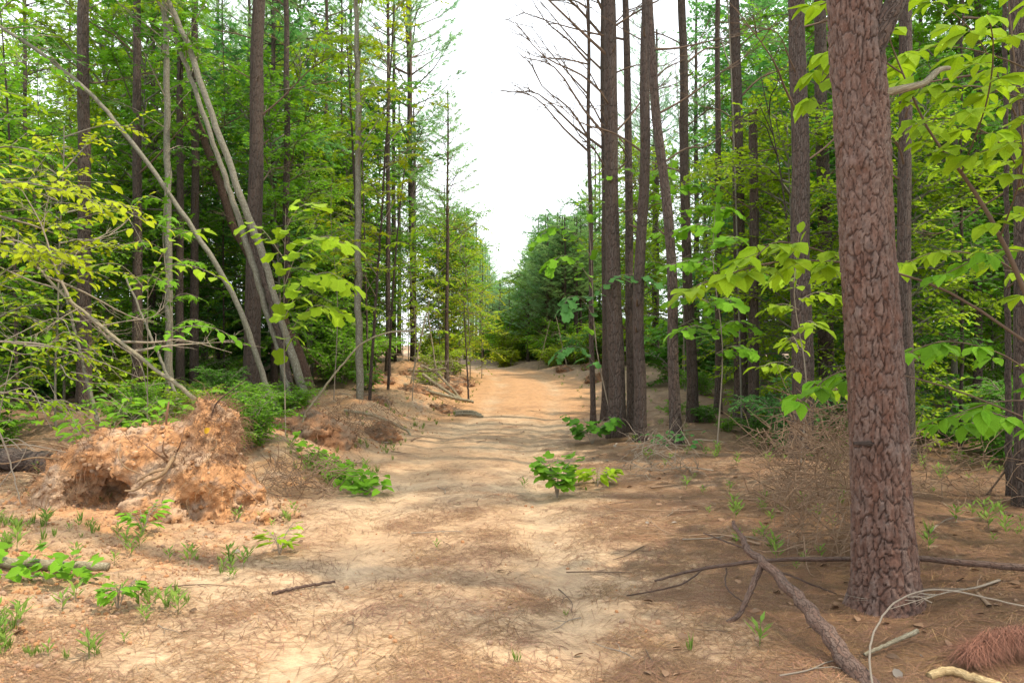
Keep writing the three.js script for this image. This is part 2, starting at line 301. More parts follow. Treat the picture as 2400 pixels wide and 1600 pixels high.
function shrub(seed, o) {
  const r = rng(seed), stems = new MB(), foliage = new MB();
  const sink = (p, d, n, s) => foliage.leaf(p, d, n, s, s * (o.wide ?? 0.6), o.kind, tint(r));
  for (let i = 0; i < o.stems; i++) {
    const az = i * 2.4 + r(), L = o.H * (0.55 + 0.5 * r()), el = 0.7 + 0.75 * r(), D = outward(az, el), S = V((r() - 0.5) * 0.3, -0.06, (r() - 0.5) * 0.3), E = V().copy(S).addScaledVector(D, L).add(V(0, -0.15 * L, 0));
    const lc = new THREE.CatmullRomCurve3([S, V().copy(S).addScaledVector(D, L * 0.5).add(V(0, 0.1 * L, 0)), E]);
    stems.tube(lc.getPoints(6), taper(7, 0.006 + 0.006 * o.H, 0.002), 4, { cap: false });
    const nT = Math.round(4 + L * o.twigs);
    for (let k = 0; k < nT; k++) { const s = 0.12 + 0.88 * (k + r()) / nT; spray(stems, sink, lc.getPoint(Math.min(1, s)), outward(az + (r() - 0.5) * 4, (r() - 0.3) * 1.0), 0.15 + 0.25 * r(), o.per, o.leaf, r); }
  }
  return { stems: stems.geo(), crown: foliage.geo() };
}
function tuft(m, P, D, len, n, r, c) {
  const A = V(), q = V(), w = V(), nn = V();
  for (let k = 0; k < n; k++) {
    A.copy(D).multiplyScalar(0.55 + 0.6 * r()).add(V(r() - 0.5, r() - 0.5, r() - 0.5).multiplyScalar(1.7)).normalize();
    w.set(r() - 0.5, r() - 0.5, r() - 0.5).cross(A).normalize(); nn.crossVectors(A, w).normalize();
    const L = len * (0.7 + 0.5 * r()), W = 0.015, i0 = m.count, b = q.copy(P).addScaledVector(D, (r() - 0.6) * len * 0.8).clone();
    m.v(q.copy(b).addScaledVector(w, W / 2), nn, 0, 0, c); m.v(q.copy(b).addScaledVector(w, -W / 2), nn, 1, 0, c); m.v(q.copy(b).addScaledVector(A, L).add(V(0, -0.15 * L, 0)), nn, 0, 1, c);
    m.i.push(i0, i0 + 1, i0 + 2);
  }
}
// a pine's live crown, its foot at the origin: whorls of rising branches with needle tufts
function pineCrown(seed, o) {
  const r = rng(seed), limbs = new MB(), needles = new MB();
  limbs.tube([V(0, -0.3, 0), V(0, o.L * 0.5, 0), V(0, o.L, 0)], [o.r, o.r * 0.6, 0.008], 6, { tex: [0.5, 1], cap: false });
  const nW = Math.round(o.L / o.gap);
  for (let i = 0; i < nW; i++) {
    const t = (i + 0.2 * r()) / nW, y = t * o.L, nB = 3 + Math.floor(r() * 2.6);
    for (let b = 0; b < nB; b++) {
      const az = (b / nB) * 6.28 + i * 1.3 + r() * 0.8, L = o.R * (t < 0.25 ? 0.7 + 1.2 * t : 1.0 - 0.92 * Math.pow((t - 0.25) / 0.75, 1.25)) * (0.7 + 0.45 * r()) + 0.15, el = 0.35 + 0.5 * t + 0.25 * (r() - 0.5);
      const S = V(0, y, 0), D = outward(az, el), E = V().copy(S).addScaledVector(D, L).add(V(0, 0.12 * L, 0)), mid = V().copy(S).addScaledVector(D, L * 0.55).add(V(0, -0.04 * L, 0));
      const lc = new THREE.CatmullRomCurve3([S, mid, E]);
      limbs.tube(lc.getPoints(4), taper(5, 0.006 + 0.011 * L, 0.004), 4, { cap: false });
      const c0 = tint(r, 0.22), nT = Math.max(2, Math.round(L * o.tufts));
      for (let k = 0; k < nT; k++) {
        const s = 0.32 + 0.68 * (k + 0.7) / nT, p = lc.getPoint(Math.min(1, s)), d = V().copy(D);
        if (k < nT - 1) { d.applyAxisAngle(UP, (k % 2 ? 1 : -1) * (0.5 + 0.6 * r())).add(V(0, 0.3 * (r() - 0.2), 0)).normalize(); const l2 = 0.15 + 0.4 * r() * (1.1 - s) * L; const e2 = V().copy(p).addScaledVector(d, l2); limbs.tube([p, e2], [0.004, 0.003], 3, { cap: false }); if (l2 > 0.32) tuft(needles, V().copy(p).lerp(e2, 0.55), d, 0.17, Math.round(o.per * 0.7), r, c0); tuft(needles, e2, d, 0.2, o.per, r, c0); }
        else tuft(needles, p, D, 0.21, o.per + 4, r, c0);
      }
    }
  }
  tuft(needles, V(0, o.L, 0), UP, 0.22, o.per + 6, r, [1, 1, 1]);
  return { limbs: limbs.geo(), crown: needles.geo() };
}
function deadBranch(seed, L) {
  const r = rng(seed), m = new MB(), cv = new THREE.CatmullRomCurve3([V(0, 0, 0), V(L * 0.3, L * (0.1 + 0.1 * r()), L * 0.06 * (r() - 0.5)), V(L * 0.65, L * (0.28 + 0.15 * r()), L * 0.2 * (r() - 0.5)), V(L, L * (0.38 + 0.25 * r()), L * 0.3 * (r() - 0.5))]);
  m.tube(cv.getPoints(9), taper(10, 0.019, 0.004), 5, { cap: false });
  for (let k = 0; k < 8; k++) {
    const t = 0.25 + 0.75 * r(), p = cv.getPoint(t), d = outward((r() - 0.5) * 2.4, 0.2 + 0.6 * (r() - 0.3)), l = L * (0.15 + 0.3 * r()), e = V().copy(p).addScaledVector(d, l), md = V().copy(p).lerp(e, 0.5).add(V(0, 0.04 * l, 0.08 * l * (r() - 0.5)));
    m.tube([p, md, e], [0.007, 0.005, 0.002], 3, { cap: false });
    for (let j = 0; j < 2; j++) { const d2 = V().copy(d).applyAxisAngle(UP, (r() - 0.5) * 2).add(V(0, 0.4 * (r() - 0.3), 0)).normalize(); const b = V().copy(p).lerp(e, 0.3 + 0.6 * r()); m.tube([b, V().copy(b).addScaledVector(d2, l * 0.5)], [0.003, 0.0012], 3, { cap: false }); }
  }
  return m.geo();
}

const PINE = [11, 12, 13].map((s) => pineCrown(s, { L: 7.5, R: 1.75, r: 0.06, gap: 0.6, tufts: 4.8, per: 20 }));
const YOUNG = [21, 22, 23].map((s) => pineCrown(s, { L: 9.0, R: 1.9, r: 0.07, gap: 0.46, tufts: 5.4, per: 22 }));
const DEAD = [31, 32, 33, 34].map((s) => deadBranch(s, 1.5));
const STUB = new MB().tube(curve([[0, 0, 0], [0.12, 0.01, 0.006], [0.2, 0.03, -0.004]], 4), taper(5, 0.017, 0.009), 6, { rough: 0.4 }).geo();
const TREE = {
  gum: [41, 42, 43].map((s) => broadleaf(s, { H: 8.5, r: 0.06, R: 2.1, from: 0.18, limbs: 58, twigs: 8, per: 8, leaf: 0.12, wide: 0.95, kind: 'star' })),
  oak: [51, 52, 53].map((s) => broadleaf(s, { H: 6.5, r: 0.04, R: 1.9, from: 0.1, limbs: 60, twigs: 10, per: 9, leaf: 0.115, wide: 0.66, kind: 'diamond' })),
  tall: [61, 62].map((s) => broadleaf(s, { H: 12, r: 0.075, R: 2.3, from: 0.3, limbs: 76, twigs: 9, per: 8, leaf: 0.13, wide: 0.75, kind: 'diamond' })),
  slim: [71, 72].map((s) => broadleaf(s, { H: 5, r: 0.022, R: 1.2, from: 0.15, limbs: 26, twigs: 6, per: 7, leaf: 0.11, wide: 0.6, kind: 'oval' })),
};
const SHRUB = [
  ...[81, 82].map((s) => shrub(s, { H: 1.7, stems: 18, twigs: 16, per: 8, leaf: 0.09, wide: 0.6, kind: 'diamond' })),
  ...[83, 84].map((s) => shrub(s, { H: 1.1, stems: 12, twigs: 10, per: 7, leaf: 0.10, wide: 0.85, kind: 'star' })),
];
console.log('tris', Object.values(TREE).flat().map((t) => (t.crown.index.count + t.trunk.index.count) / 3 | 0).join(), '| pine', PINE.concat(YOUNG).map((t) => t.crown.index.count / 3 | 0).join(), '| shrub', SHRUB.map((t) => t.crown.index.count / 3 | 0).join());

// ---------------------------------------------------------------- pines
// o: x, z foot; lean dx (and dz) per metre of height; r radius at breast height; H height; base = where the live crown starts
function pine(o) {
  if (o.group && -o.z > 20 && o.H > ceilingAt(o.x, -o.z)) { const h = ceilingAt(o.x, -o.z); if (h < 3) return null; o = { ...o, base: o.base * h / o.H, H: h }; }
  const t = thing(o.name ?? 'pine_tree', o.label, 'tree', o.x, H(o.x, o.z), o.z, o.group), r = rng(o.seed), n = o.group ? 30 : 60, pts = [], rad = [];
  const topH = o.broken ?? o.H, wob = o.wob ?? 0.035, far0 = !!o.group;
  for (let k = 0; k <= n; k++) {
    const y = -0.2 + (topH + 0.2) * Math.pow(k / n, 1.15);
    pts.push(V((o.lean ?? 0) * y + wob * noise(o.seed * 3.3, y * 0.45), y, (o.leanZ ?? 0) * y + wob * noise(y * 0.45, o.seed * 1.7)));
    rad.push(o.r * (1 + 0.45 * Math.exp(-Math.max(0, y) / 0.22) + (far0 ? 0 : 0.05 * noise(o.seed, y * 2.7))) * mix(1.04, 0.3, clamp(y / o.H)));
  }
  const wood = new MB().tube(pts, rad, o.sides ?? 16, { tex: [0.5, 1], rough: 0.13, cap: !!o.broken }), far = !!o.group, tmp = new THREE.Object3D();
  const onTrunk = (y) => { let k = 1; while (k < n && pts[k].y < y) k++; const f = (y - pts[k - 1].y) / (pts[k].y - pts[k - 1].y); return V().copy(pts[k - 1]).lerp(pts[k], clamp(f)); };
  for (let k = 0; k < (o.dead ?? 0); k++) {
    const y = mix(o.deadFrom ?? 3, Math.min(topH, o.base), Math.pow((k + r()) / o.dead, 0.8)), g = DEAD[Math.floor(r() * 4)], b = far ? tmp : part(t, 'dead_branch', g, M.twig), s = 0.5 + 0.65 * r();
    b.position.copy(onTrunk(y)); b.rotation.set(0, r() * 6.28, (r() - 0.45) * 0.5); b.scale.set(s, s, s);
    if (far) { b.updateMatrix(); wood.add(g, b.matrix); }
  }
  if (!o.broken) {
    const C2 = (o.young ? YOUNG : PINE)[o.seed % 3], p = onTrunk(o.base), L = o.H - o.base, sy = L / (o.young ? 9 : 7.5), sx = o.wide ?? Math.sqrt(sy);
    for (const [name, g, m, kind] of [['crown_branches', C2.limbs, M.twig], ['crown', C2.crown, o.needle ?? G.pine, 'stuff']]) { const w2 = far && !kind, c = w2 ? tmp : part(t, name, g, m, kind); c.position.copy(p); c.scale.set(sx, sy, sx); c.rotation.set(0, o.seed * 1.9, 0); if (w2) { c.updateMatrix(); wood.add(g, c.matrix); } }
  }
  if (!far) for (let k = 0; k < 6; k++) { const y = 0.9 + 5.5 * (k + r()) / 6, b = part(t, 'branch_stub', STUB, M.twig), s = 0.6 + 0.8 * r(); b.position.copy(onTrunk(y)); b.rotation.set(0, r() * 6.28, 0.1 + 0.5 * r()); b.scale.set(s * (o.r + 0.09) / 0.2, s, s); }
  for (let k = 0; k < (o.skyward ?? 0); k++) { const b = part(t, 'dead_branch', DEAD[k % 4], M.twig), s = 1.0 + 0.7 * r(); b.position.copy(onTrunk(4.6 + 4.2 * (k + r()) / o.skyward)); b.rotation.set(0, Math.PI + (r() - 0.5) * 1.1, 0.1 + 0.35 * r()); b.scale.set(s, s, s); }
  part(t, 'trunk', wood.geo(), o.mat ?? M.bark);
  return t;
}
// how high the wood may rise, as a slope seen along the track: the notch of open sky over the bend
const NOTCH = [[-0.12, 9], [-0.0797, 0.229], [-0.0633, 0.193], [-0.047, 0.172], [-0.036, 0.158], [-0.025, 0.138], [-0.0196, 0.108], [-0.0142, 0.074], [-0.006, 0.076], [0.005, 0.098], [0.0131, 0.128], [0.0213, 0.16], [0.0404, 0.168], [0.0623, 0.16], [0.085, 0.19], [0.11, 9]];
const ceilingAt = (x, d, R = 0.6) => 1.6 - H(x, -d) + d * Math.min(lut(NOTCH, (x - R) / d), lut(NOTCH, x / d), lut(NOTCH, (x + R) / d));
const NEAR_PINES = [
  { x: -7.0, z: -13, r: 0.115, label: 'dark straight pine trunk crossed by the long leaning grey stem', lean: 0 },
  { x: -6.83, z: -14.5, r: 0.09, label: 'slim dark pine between the leaning grey stem and the smooth grey trunk', lean: 0 },
  { x: -6.39, z: -16, r: 0.088, dead: 9, deadFrom: 2, label: 'pine with forked side branch behind the smooth grey trunk', lean: 0.002 },
  { x: -4.75, z: -14.5, r: 0.152, label: 'thick grey brown pine right behind the bundle of leaning stems', lean: 0.02, dead: 9, deadFrom: 2.6 },
  { x: -4.84, z: -17, r: 0.078, label: 'slender knobbly pine with many dead side branches behind the thick pine', lean: 0.005, dead: 12, wob: 0.12 },
  { x: -7.62, z: -26, r: 0.1, label: 'thin pine half hidden behind the thick pine', lean: 0 },
  { x: -5.61, z: -24, r: 0.08, label: 'thin reddish pine standing in sunlit leaves left of the smooth pole tree', lean: 0 },
  { x: -3.33, z: -27, r: 0.112, label: 'tall dark pine beside the clearing with an airy crown against white sky', lean: -0.018, H: 17, base: 6.6, wide: 1.2, dead: 4, seed: 5, young: true, needle: G.pineBlue },
  { x: -1.85, z: -22.5, r: 0.06, label: 'thin small pine with a sparse tip at the road edge', lean: 0.005, H: 8.2, base: 4.3, wide: 0.6, dead: 2, seed: 7, young: true },
  { x: -4.3, z: -29, r: 0.09, label: 'slim pine deep in the green mass left of the road', lean: 0 },
  { x: 3.62, z: -9.9, r: 0.127, label: 'stout flaky pine next to the big foreground trunk', lean: -0.012, dead: 12 },
  { x: 5.17, z: -13, r: 0.121, label: 'dark pine partly behind the stout flaky pine', lean: -0.022, dead: 10, base: 9.5 },
  { x: 3.86, z: -13.4, r: 0.108, label: 'straight dark pine standing beside the snapped stub', lean: -0.015, dead: 10 },
  { x: 4.03, z: -15.5, r: 0.068, label: 'thin pole pine between two thicker pines in the roadside row', lean: -0.004, dead: 8 },
  { x: 3.26, z: -14.4, r: 0.095, label: 'medium dark pine behind the S bent pine', lean: -0.026, dead: 9 },
  { x: 2.37, z: -11.3, r: 0.078, label: 'slim pine bent in a gentle S at the road bank', lean: -0.066, dead: 8, wob: 0.12 },
  { x: 1.88, z: -11.9, r: 0.088, label: 'pine leaning slightly right beside the thickest roadside pine', lean: 0.02, dead: 9, wob: 0.08 },
  { x: 1.99, z: -13.2, r: 0.072, label: 'narrow pine squeezed behind the right leaning pine', lean: -0.016, dead: 7 },
  { x: 1.66, z: -12.6, r: 0.13, label: 'thickest pine of the row at the road edge', lean: -0.018, skyward: 7, dead: 12, deadFrom: 3.4 },
  { x: 1.91, z: -16, r: 0.09, label: 'pine mostly hidden behind the thickest roadside pine', lean: -0.008, skyward: 5, dead: 7 },
  { x: 1.52, z: -15, r: 0.05, label: 'very thin bare pine at the very edge of the road opening', lean: -0.012, skyward: 6, dead: 10, deadFrom: 4.2, H: 13, base: 10 },
  { x: 4.7, z: -9.5, r: 0.085, label: 'pine trunk close behind the big foreground trunk', lean: 0, dead: 6, deadFrom: 2.2 },
  { x: 4.66, z: -7.2, r: 0.09, label: 'pine at the picture edge among big hickory leaves', lean: -0.018, dead: 4, deadFrom: 2.5 },
];
NEAR_PINES.forEach((o, k) => pine({ seed: 100 + k, H: 16 + (k * 7 % 5) * 0.5, base: 9.2 + (k * 3 % 4) * 0.4, wide: 0.85, dead: 6, ...o }));
pine({ x: 3.82, z: -12.6, r: 0.08, H: 16, broken: 5.05, base: 5, seed: 140, dead: 4, deadFrom: 2, name: 'broken_pine', label: 'snapped off dead pine stub with splintered top' });

// pines beyond the bend, shaping the notch of sky
const FAR = [[1.88, 36, 12.5], [2.6, 38, 11], [3.3, 41, 12], [1.5, 45, 10], [3.5, 48, 12], [2.5, 52, 11.5], [0.9, 62, 9.5], [1.9, 58, 11], [4.6, 44, 12], [5.5, 50, 13],
  [-1.2, 42, 9.2], [-2.2, 38, 9.5], [-2.9, 44, 10.5], [-3.6, 40, 10.5], [-4.6, 46, 12], [-2.0, 50, 9.6], [-3.2, 54, 11], [-5.4, 38, 12.5], [-6.2, 44, 13], [-4.2, 34, 11], [-0.9, 66, 8.5], [-2.0, 72, 10], [0.4, 84, 9], [2.2, 80, 12], [-1.6, 96, 9.5], [-3.6, 90, 12], [0.2, 110, 10], [-2.6, 120, 11], [2.6, 118, 12], [4.5, 100, 13], [-5.5, 110, 13], [-0.9, 135, 10], [1.2, 140, 10.5], [-3.2, 36, 10.5], [-2.6, 41, 9.8], [-4.0, 44, 11.5], [-1.7, 46, 9.4], [-2.6, 58, 11], [-5.0, 41, 12], [2.2, 43, 11], [3.0, 35, 11.5], [3.9, 39, 12], [1.4, 52, 10.5], [2.9, 60, 12.5], [4.4, 55, 13]];
for (let k = 0; k < 40; k++) { const d = 34 + 60 * Math.pow((k * 0.618) % 1, 1.7); FAR.push([d * mix(-0.085, 0.1, (k * 0.377) % 1), d, 9 + (k * 1.7) % 5]); }
FAR.forEach(([x, d, h0], k) => { const h = Math.min(h0, ceilingAt(x, d) * (0.86 + 0.14 * ((k * 0.618) % 1))); if (h < 3 || Math.abs(x - roadX(d)) < roadW(d) + 0.5) return; pine({ x, z: -d, r: 0.05 + 0.004 * h, H: h, base: h * (k % 3 ? 0.42 : 0.3), seed: 200 + k, young: k % 4 === 0, wide: 0.66 + 0.1 * (k % 4), sides: 8, needle: k % 3 ? G.pine : G.pineBlue, dead: 2, deadFrom: 1, label: 'slender young pine standing beyond the bend of the road', group: 'young pines beyond the bend' }); });

// ---------------------------------------------------------------- hardwoods and shrubs
function plant(name, label, category, group, P, wood, leafM, x, z, s, turn, sy = s, sink = 0) {
  if (z < -20) { P.crown.computeBoundingBox(); const b = P.crown.boundingBox, top = ceilingAt(x, -z, s * 0.8); if (b.max.y * sy > top) { const q = top / (b.max.y * sy); if (q < 0.25) return null; s *= Math.max(q, 0.6); sy *= q; } }
  const hue = group ? { lime: 'yellow green ', fresh: 'fresh green ', shadeHolly: 'dark green ', shadeJade: 'bluish green ', gold: 'golden green ' }[Object.keys(G).find((k) => G[k] === leafM)] ?? '' : '';
  const t = thing(name, hue + label, category, x, H(x, z) - sink, z, group);
  t.rotation.y = turn; t.scale.set(s, sy, s);
  if (P.trunk) part(t, 'trunk', P.trunk, wood); else part(t, 'stems', P.stems, M.greyTwig);
  part(t, P.trunk ? 'crown' : 'foliage', P.crown, leafM, 'stuff');
  return t;
}
function pole(label, group, x, d, k) {
  const r = rng(700 + k), o = new THREE.Mesh(), h = 5 + 5 * r(), a = (r() - 0.5) * 1.6, m = new MB();
  const P = curve([[0, -0.1, 0], [a * 0.2, h * 0.35, 0.1 * (r() - 0.5)], [a * 0.5, h * 0.7, 0.2 * (r() - 0.5)], [a, h, 0]], 16);
  m.tube(P, taper(17, 0.018 + 0.022 * r(), 0.006), 6, { tex: [0.3, 0.5], rough: 0.15 });
  for (let j = 0; j < 6; j++) { const M4 = new THREE.Matrix4().compose(P[4 + Math.floor(r() * 12)], new THREE.Quaternion().setFromEuler(new THREE.Euler(0, r() * 6.28, (r() - 0.3) * 0.6)), V(1, 1, 1).multiplyScalar(0.3 + 0.5 * r())); m.add(DEAD[j % 4], M4); }
  o.geometry = m.geo(); o.material = k % 3 ? M.bark : M.smooth; o.name = numbered('bare_pole'); o.position.set(x, H(x, -d), -d); tag(o, label, 'tree', group); scene.add(o);
}
const GREENS = [G.lime, G.fresh, G.fresh, G.shadeHolly, G.shadeJade];
{
  const r = rng(900), taken = [];
  const free = (x, d, gap) => { for (const [a, b] of taken) if ((a - x) ** 2 + (b - d) ** 2 < gap * gap) return false; taken.push([x, d]); return true; };
  const edge = (d) => [roadX(d) - roadW(d), roadX(d) + roadW(d)];
  const shady = (x, d, h) => { const e = d + h * SUN.z / SUN.y, c = x - h * SUN.x / SUN.y; return h && x > 0 && e > 14.5 && e < 31 && Math.abs(c - roadX(e)) < roadW(e) + 0.9; };
  const scatter = (n, d0, d1, side, clear, gap, f, h = 0) => { for (let k = 0, tries = 0; k < n && tries < n * 40; tries++) { const d = Math.sqrt(mix(d0 * d0, d1 * d1, r())), e = edge(d), span = d * 0.68 + 2.6, x = side < 0 ? e[0] - clear - r() * Math.max(0.5, span + e[0] - clear) : e[1] + clear + r() * Math.max(0.5, span - e[1] - clear); if ((d < 14.5 && x > -5.9 && x < -1.5) || shady(x, d, h) || shady(x, d, h * 0.75) || !free(x, d, gap)) continue; f(x, d, k); k++; } };
  const pick = (a) => a[Math.floor(r() * a.length)];
  const sized = (a, b) => a + (b - a) * r();
  // left: behind the root plate and along the far bank
  scatter(14, 15.8, 26, -1, 2.8, 1.4, (x, d) => plant('gum_tree', 'leafy star leaved young tree in the sunlit thicket behind the root plate', 'tree', 'young gum trees in the left thicket', pick(TREE.gum), M.smooth, pick(GREENS), x, -d, sized(0.75, 1.15), r() * 6.28));
  scatter(4, 10.5, 14, -1, 5.2, 1.3, (x, d) => plant('understory_tree', 'slender small leaved tree in front of the dark pines behind the root plate', 'tree', 'slender trees before the left pines', pick(TREE.oak), M.smooth, pick([G.lime, G.fresh]), x, -d, sized(0.5, 0.8), r() * 6.28));
  scatter(14, 15.2, 24, -1, 2.2, 1.1, (x, d) => plant('understory_tree', 'small leaved understory tree in the thicket behind the root plate', 'tree', 'understory trees in the left thicket', pick(TREE.oak), M.smooth, pick(GREENS), x, -d, sized(0.7, 1.1), r() * 6.28));
  scatter(4, 18, 32, -1, 3.2, 1.6, (x, d) => plant('hardwood_tree', 'tall leafy hardwood rising among the pines left of the road', 'tree', 'tall hardwoods in the left thicket', pick(TREE.tall), M.smooth, pick(GREENS), x, -d, sized(0.8, 1.1), r() * 6.28));
  scatter(26, 9.5, 26, -1, 1.4, 0.8, (x, d) => plant('shrub', 'low leafy shrub on the left bank behind the root plate', 'shrub', 'shrubs on the left bank', pick(SHRUB), null, pick(GREENS), x, -d, sized(0.7, 1.2), r() * 6.28));
  scatter(10, 16, 30, -1, 0.8, 0.8, (x, d) => plant('sapling', 'thin sapling at the sunny left road edge', 'sapling', 'saplings along the left road edge', pick(TREE.slim), M.smooth, pick([G.lime, G.gold, G.lime]), x, -d, sized(0.6, 1.0), r() * 6.28));
  // right: behind the row of pines
  scatter(13, 12.5, 24, 1, 3.0, 1.3, (x, d) => plant('gum_tree', 'leafy star leaved young tree in the shade behind the roadside pines', 'tree', 'young gum trees in the right wood', pick(TREE.gum), M.smooth, pick(GREENS), x, -d, sized(0.8, 1.15), r() * 6.28), 6.5);
  scatter(18, 10.5, 24, 1, 3.2, 1.1, (x, d) => plant('understory_tree', 'small leaved understory tree behind the roadside pines', 'tree', 'understory trees in the right wood', pick(TREE.oak), M.smooth, pick(GREENS), x, -d, sized(0.6, 1.05), r() * 6.28), 5);
  scatter(6, 17, 30, 1, 4.0, 1.6, (x, d) => plant('hardwood_tree', 'tall leafy hardwood rising behind the roadside pines', 'tree', 'tall hardwoods in the right wood', pick(TREE.tall), M.smooth, pick(GREENS), x, -d, sized(0.8, 1.05), r() * 6.28), 10);
  scatter(34, 8.5, 26, 1, 2.2, 0.8, (x, d) => plant('shrub', 'low leafy shrub under the pines right of the road', 'shrub', 'shrubs under the right pines', pick(SHRUB), null, pick(GREENS), x, -d, sized(0.5, 1.0), r() * 6.28));
  // the wood behind, both sides
  scatter(34, 25, 60, -1, 2.6, 1.8, (x, d, k) => plant('background_tree', 'leafy tree deep in the wood left of the road', 'tree', 'background trees left of the road', pick(k % 3 ? TREE.oak : TREE.tall), M.smooth, pick(GREENS), x, -d, sized(0.9, 1.3), r() * 6.28));
  scatter(46, 24, 60, 1, 2.0, 1.8, (x, d, k) => plant('background_tree', 'leafy tree deep in the wood right of the road', 'tree', 'background trees right of the road', pick(k % 3 ? TREE.oak : TREE.tall), M.smooth, pick(GREENS), x, -d, sized(0.9, 1.3), r() * 6.28));
  scatter(46, 22, 60, -1, 1.6, 1.0, (x, d) => plant('background_shrub', 'bushy undergrowth deep in the wood left of the road', 'shrub', 'undergrowth deep in the left wood', pick(SHRUB), null, pick(GREENS), x, -d, sized(1.2, 2.4), r() * 6.28));
  scatter(64, 20, 62, 1, 1.6, 1.0, (x, d) => plant('background_shrub', 'bushy undergrowth deep in the wood right of the road', 'shrub', 'undergrowth deep in the right wood', pick(SHRUB), null, pick(GREENS), x, -d, sized(1.2, 2.4), r() * 6.28));
  for (let k = 0; k < 40; k++) { const d = sized(44, 78), x = sized(-6, 8), e = edge(d); if (d < 56 && x > e[0] - 0.8 && x < e[1] + 0.8) continue; plant('far_bush', 'bush closing the view beyond the bend', 'shrub', 'bushes beyond the bend', pick(SHRUB), null, pick(GREENS), x, -d, sized(1.4, 2.6), r() * 6.28); }
  scatter(12, 16, 26, -1, 0.3, 0.6, (x, d) => { if (d * 0.6 < -x) return; plant('bank_shrub', 'small leafy shrub on the sunny clay bank', 'shrub', 'shrubs on the sunny clay bank', pick(SHRUB), null, pick([G.lime, G.gold, G.lime, G.fresh]), Math.max(x, roadX(d) - roadW(d) - 0.5 - 2.5 * r()), -d, sized(0.45, 0.8), r() * 6.28); });
  for (let k = 0; k < 11; k++) { const d = sized(25, 40), x = roadX(d) - roadW(d) - 0.6 - 5 * r(); plant('roadside_tree', 'leafy young tree on the outside of the left road edge near the bend', 'tree', 'young trees at the left of the bend', pick(k % 2 ? TREE.slim : TREE.oak), M.smooth, pick([G.lime, G.fresh, G.shadeJade, G.gold]), x, -d, sized(0.7, 1.1), r() * 6.28); }
  for (let k = 0; k < 9; k++) { const d = sized(29, 44), x = roadX(d) + roadW(d) + 0.8 + 4.5 * r(); plant('roadside_tree', 'leafy young tree lining the right road edge near the bend', 'tree', 'young trees at the right of the bend', pick(k % 2 ? TREE.slim : TREE.oak), M.smooth, pick(GREENS), x, -d, sized(0.6, 0.95), r() * 6.28); }
  for (let k = 0; k < 14; k++) { const d = sized(31, 43), x = roadX(d) + roadW(d) + 0.5 + 4.2 * r(); plant('verge_bush', 'bushy undergrowth on the right verge at the bend', 'shrub', 'bushes on the right verge at the bend', pick(SHRUB), null, pick([G.lime, G.fresh, G.gold]), x, -d, sized(0.8, 1.5), r() * 6.28); }
  for (let k = 0; k < 18; k++) { const d = sized(9.3, 14.5), x = roadX(d) - roadW(d) - 1.0 - 3.6 * r(); plant('low_shrub', 'knee high leafy shrub on the bank between root plate and leaning stems', 'shrub', 'low shrubs on the left bank top', pick(SHRUB), null, pick([G.lime, G.fresh, G.fresh, G.shadeHolly]), x, -d, sized(0.3, 0.55), r() * 6.28); }
  for (let k = 0; k < 18; k++) { const d = sized(8.5, 15), x = roadX(d) + roadW(d) + 1.7 + 4 * r(); plant('low_shrub', 'knee high leafy shrub on the needle strewn floor under the roadside pines', 'shrub', 'low shrubs under the roadside pines', pick(SHRUB), null, pick([G.lime, G.fresh, G.fresh, G.shadeHolly]), x, -d, sized(0.22, 0.4), r() * 6.28); }
  [[-6.4, 9.6, 0.95], [-7.0, 10.4, 1.1], [-5.9, 10.3, 0.8]].forEach(([x, d, q], k) => plant('edge_tree', ['leafy slim tree behind the sunlit bough at the left edge', 'taller slim leafy tree farther behind the sunlit bough', 'short slim leafy tree before the dark crossed pine'][k], 'tree', null, TREE.slim[k % 2], M.smooth, [G.lime, G.fresh, G.gold][k], x, -d, q, k * 2));
  scatter(24, 15, 32, -1, 1.6, 0.6, (x, d, k) => pine({ x, z: -d, r: 0.055 + 0.03 * r(), H: 12 + 3 * r(), base: 7 + 2 * r(), seed: 460 + k, wide: 0.6, dead: 6, sides: 9, deadFrom: 2, label: 'thin dark pine pole in the left stand', group: 'thin pines of the left stand' }), 0);
  scatter(18, 13, 28, 1, 2.2, 0.7, (x, d, k) => pine({ x, z: -d, r: 0.055 + 0.035 * r(), H: 12 + 3 * r(), base: 8 + 2 * r(), seed: 480 + k, wide: 0.6, dead: 7, sides: 9, deadFrom: 2.5, label: 'thin dark pine pole in the right stand', group: 'thin pines of the right stand' }), 11);
  scatter(24, 11, 26, -1, 1.2, 0.5, (x, d, k) => pole('thin bare pole of a young tree in the left thicket', 'thin poles in the left thicket', x, d, k));
  scatter(16, 9, 26, 1, 2.0, 0.5, (x, d, k) => pole('thin bare pole of a young tree among the right pines', 'thin poles among the right pines', x, d, k + 40));
  scatter(26, 17, 50, -1, 3.0, 1.5, (x, d, k) => pine({ x, z: -d, r: 0.1 + 0.04 * r(), H: 13 + 4 * r(), base: 6 + 2 * r(), seed: 300 + k, wide: 0.8, dead: 5, sides: 8, needle: k % 2 ? G.pine : G.pineBlue, label: 'plantation pine in the depth of the left wood', group: 'background pines left of the road' }));
